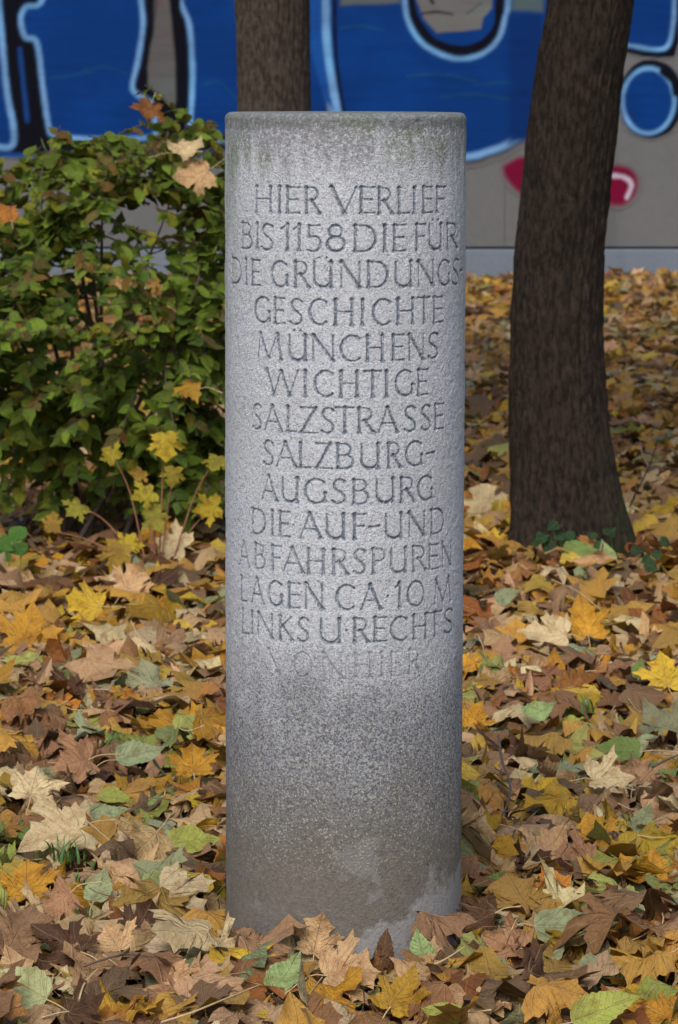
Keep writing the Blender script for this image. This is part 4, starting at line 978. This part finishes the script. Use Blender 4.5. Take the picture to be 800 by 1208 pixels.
little_leaves('ground_ivy', [(762, 660, .04), (775, 655, .05), (768, 668, .03), (752, 650, .05), (785, 640, .05)], 'ivy', 'small dark green ivy sprig on leaves right of the right trunk', (.022, .06, .022), .04, 5)
little_leaves('green_seedling', [(6, 642, .10), (20, 632, .14), (22, 648, .08), (4, 655, .04)], 'seedling', 'small bright green seedling at the left edge below the shrub', (.05, .14, .02), .055, 6)

# ------------------------------------------------------------------ shrub
SY = 5.3
sc_ = on_y(118, 400, SY); SX = sc_.x
shrub = tag(empty('dogwood_shrub', (SX, SY, 0)), 'dense leafy green shrub with yellowing tips at the left edge', 'shrub')
rs = random.Random(21); rsn = np.random.RandomState(21)
stems = Bag(); twl = []
def dome(a, el, k=1.0):
    # points on an uneven dome, metres, about the shrub base
    r = Vector((.86 * math.cos(a) * math.cos(el), .62 * math.sin(a) * math.cos(el), .64 * math.sin(el)))
    if el > 0: k *= 1 + .20 * math.cos(a) * math.sin(el) * math.cos(el) * 1.6
    return Vector((0, 0, .62)) + r * k * (1 + .16 * math.sin(a * 3 + 1) * math.cos(el * 4))
mains = []
for k in range(15):
    a = k * 2.399; el = rs.uniform(-.1, 1.35); e = dome(a, el, .82)
    b = Vector((rs.uniform(-.13, .13), rs.uniform(-.13, .13), -.03)); mid = Vector((e.x * .45, e.y * .45, e.z * .62 + .05))
    P = smoothpath([b, mid, e], 12); mains.append(P)
    V_, Fq = tube_arrays(P, [.011 * (1 - .75 * i / 12) for i in range(13)], 6)
    link('stem', mesh_np('stem', V_, Fq, M_twig), shrub)
leafp = []
for k in range(480):
    a = rs.uniform(0, 6.283)
    if rs.random() < .55: a = rs.gauss(-math.pi / 2, .9)
    el = math.asin(rs.uniform(-.99, 1)); e = dome(a, el, rs.uniform(.72, 1.03))
    if k % 9 == 0: e = dome(rs.uniform(-3.1, .3), rs.uniform(.6, 1.45), rs.uniform(1.03, 1.12))
    P = rs.choice(mains); q = min((x for x in P[5:]), key=lambda x: (x - e).length)
    for P2 in rs.sample(mains, 5):
        q2 = min((x for x in P2[4:]), key=lambda x: (x - e).length)
        if (q2 - e).length < (q - e).length: q = q2
    m_ = (q + e) / 2 + Vector((rs.uniform(-.04, .04), rs.uniform(-.04, .04), rs.uniform(0, .07)))
    tw = smoothpath([q, m_, e], 8); V_, Fq = tube_arrays(tw, [.0032 * (1 - .6 * i / 8) for i in range(9)], 4); stems.add(V_, Fq)
    L = sum((tw[i + 1] - tw[i]).length for i in range(8)); nl = max(4, int(L / .034))
    for j in range(nl):
        t = .2 + .8 * j / nl; i0 = min(int(t * 8), 7); f = t * 8 - i0; b = tw[i0].lerp(tw[i0 + 1], f); d = (tw[i0 + 1] - tw[i0]).normalized()
        for sgn in (-1, 1):
            if rs.random() < .12: continue
            sdv = d.cross(Vector((0, 0, 1))); sdv = (sdv.normalized() if sdv.length > .01 else Vector((1, 0, 0))) * sgn
            tip = (d * rs.uniform(.2, .9) + sdv * rs.uniform(.5, 1.1) + Vector((rs.uniform(-.3, .3), rs.uniform(-.3, .3), rs.uniform(-.95, .4)))).normalized()
            nrm = (Vector((b.x * .6, b.y * .6 - .45, .75)) + Vector((rs.gauss(0, .75), rs.gauss(0, .7), rs.gauss(0, .55)))); nrm = (nrm - tip * nrm.dot(tip)).normalized()
            leafp.append((b, tip, nrm, rs.uniform(.034, .072)))
bl = []
for j in range(8):
    S = leaf_shapes('oval', 1, 1, rsn, np.array([.45]))[0]; V_, Fs = TM[('oval', 1)]
    S = S - S[1 + len(outline('oval', 1)[0])]      # origin at the leaf base
    bl.append(S)
def bcol(b):
    top = max(0, min(1, (b.z - .85) / .5)); r = rs.random()
    g_ = np.array((.155, .245, .024)) * rs.uniform(.6, 1.25)
    if r < .10 + .12 * top: g_ = np.array((.24, .25, .02)) * rs.uniform(.7, 1.1)
    elif r < .14 + .25 * top: g_ = np.array((.14, .12, .03)) * rs.uniform(.6, 1.1)
    elif r < .145 + .33 * top: g_ = np.array((.19, .11, .025)) * rs.uniform(.6, 1.1)
    elif r < .4: g_ = np.array((.085, .165, .024)) * rs.uniform(.7, 1.2)
    return g_
vis = []
for k, (b, tip, nrm, s) in enumerate(leafp):
    w_ = np.array([b.x + SX, b.y + SY, b.z]); u_, v_, d_ = project(w_)
    vis.append((0 <= u_ <= 268 and 120 < v_ < 700, -d_ + nrm.y * -.1, k))
order = sorted(range(len(leafp)), key=lambda k: (not vis[k][0], -vis[k][1])); single = set(order[:300])
fol = Bag(); variants = []
for j in range(36):
    S = bl[j % 8]; c = bcol(Vector((0, 0, rs.uniform(.2, 1.5)))); variants.append(mesh_np('leaf', S, TM[('oval', 1)][1], M_green, TM[('oval', 1)][0], np.tile(c, (len(S), 1))))
tv = [[v for v in variants][i::3] for i in range(3)]
for k, (b, tip, nrm, s) in enumerate(leafp):
    Xv = tip.cross(nrm); Mx = Matrix(((Xv.x, tip.x, nrm.x), (Xv.y, tip.y, nrm.y), (Xv.z, tip.z, nrm.z)))
    if k in single:
        o = link('leaf', rs.choice(variants), shrub); o.matrix_local = Matrix.Translation(b) @ Mx.to_4x4() @ Matrix.Diagonal((s, s, s, 1))
    else:
        S = rs.choice(bl) * s @ np.array(Mx).T + np.array(b); fol.add(S, TM[('oval', 1)][1], bcol(b), TM[('oval', 1)][0])
f_ = link('foliage', fol.mesh('foliage', M_green), shrub); f_['kind'] = 'stuff'
link('twigs', stems.mesh('twigs', M_twig), shrub)
# maple leaves caught on the shrub
def caught(u, v, Y, px, ang, tl, cn, lab, curl=.6, seed=0, taz=0.0):
    p = on_y(u, v, Y); size = px * (Y + CD) / F; Fm = frames(np.array([0.]), np.array([R(tl)]), np.array([-math.pi / 2 + taz]))[0]; N = Fm[:, 2]
    Xr = np.array([1, 0, 0]) - N * N[0]; Xr /= np.linalg.norm(Xr); Yr = np.cross(N, Xr); T = math.cos(R(ang)) * Xr + math.sin(R(ang)) * Yr
    o = make_leaf('maple', p, np.stack([np.cross(T, N), T, N], -1), size, np.array(PAL[cn]), curl, seed, 'caught_maple_leaf', True)
    return tag(o, lab, 'leaf')
caught(232, 206, 4.72, 42, 200, 55, 'tan', 'tan maple leaf caught on top of the shrub beside the column', .6, 61)
caught(218, 176, 4.75, 40, 35, 30, 'cream', 'pale yellow maple leaf curled on the shrub top by the column', .9, 62)
caught(222, 458, 4.6, 36, 175, 20, 'mustard', 'mustard maple leaf lying flat on the shrub low beside the column', .5, 63)
caught(8, 252, 4.7, 24, 120, 50, 'orange', 'orange leaf bit caught in the shrub at the left edge', .9, 64)
caught(176, 130, 4.9, 30, 250, 70, 'rust brown', 'rust brown leaf at the very top of the shrub', .9, 65)

# ------------------------------------------------------------------ maple sapling with yellow leaves
sp0 = on_z(185, 668, 0); sap = tag(empty('maple_sapling', sp0), 'small maple sapling with yellow leaves between shrub and column', 'sapling')
YS = sp0.y
for i, (u, v, px, ang, dy, tl) in enumerate([(195, 523, 52, 270, -.05, 75), (172, 583, 40, 200, .0, 65), (182, 611, 44, 300, -.08, 62), (139, 656, 56, 250, -.35, 60), (152, 640, 34, 60, -.2, 55), (131, 538, 34, 140, .1, 60),
                                            (90, 600, 38, 220, .1, 62), (62, 618, 34, 90, .1, 60), (247, 600, 44, 200, .15, 62), (205, 560, 36, 260, .1, 66), (255, 545, 34, 250, .1, 60), (165, 560, 26, 240, .1, 60)]):
    Y = YS + dy; p = on_y(u, v, Y) - sp0; size = px * .66 * (Y + CD) / F
    Fm = frames(np.array([0.]), np.array([R(tl)]), np.array([-math.pi / 2 + (i % 3 - 1) * .3]))[0]; N = Fm[:, 2]
    Xr = np.array([1, 0, 0]) - N * N[0]; Xr /= np.linalg.norm(Xr); Yr = np.cross(N, Xr); T = math.cos(R(ang)) * Xr + math.sin(R(ang)) * Yr
    M = np.stack([np.cross(T, N), T, N], -1); rg = np.random.RandomState(500 + i)
    S = leaf_shapes('maple', 0, 1, rg, np.array([.4]))[0] * size @ M.T; V_, Fs = TM[('maple', 0)]
    c = np.array([(.44, .33, .02), (.34, .29, .02), (.24, .23, .02), (.30, .19, .02)][i % 4])
    link('leaf', mesh_np('leaf', S, Fs, M_leaf, V_, np.tile(c, (len(V_), 1))), sap, p)
    b = p + Vector(S[1 + 2 * ((len(V_) - 1) // 3)]); root = Vector((p.x * .25, (YS + dy - sp0.y) * .4, 0))
    P = smoothpath([root, Vector((root.x * .5 + b.x * .5, (root.y + b.y) / 2 + .03, max(b.z * .65, .04))), b], 8)
    a, f = tube_arrays(P, [.0030 * (1 - .5 * k / 8) for k in range(9)], 5)
    link('stem', mesh_np('stem', a, f, M_redstalk), sap)
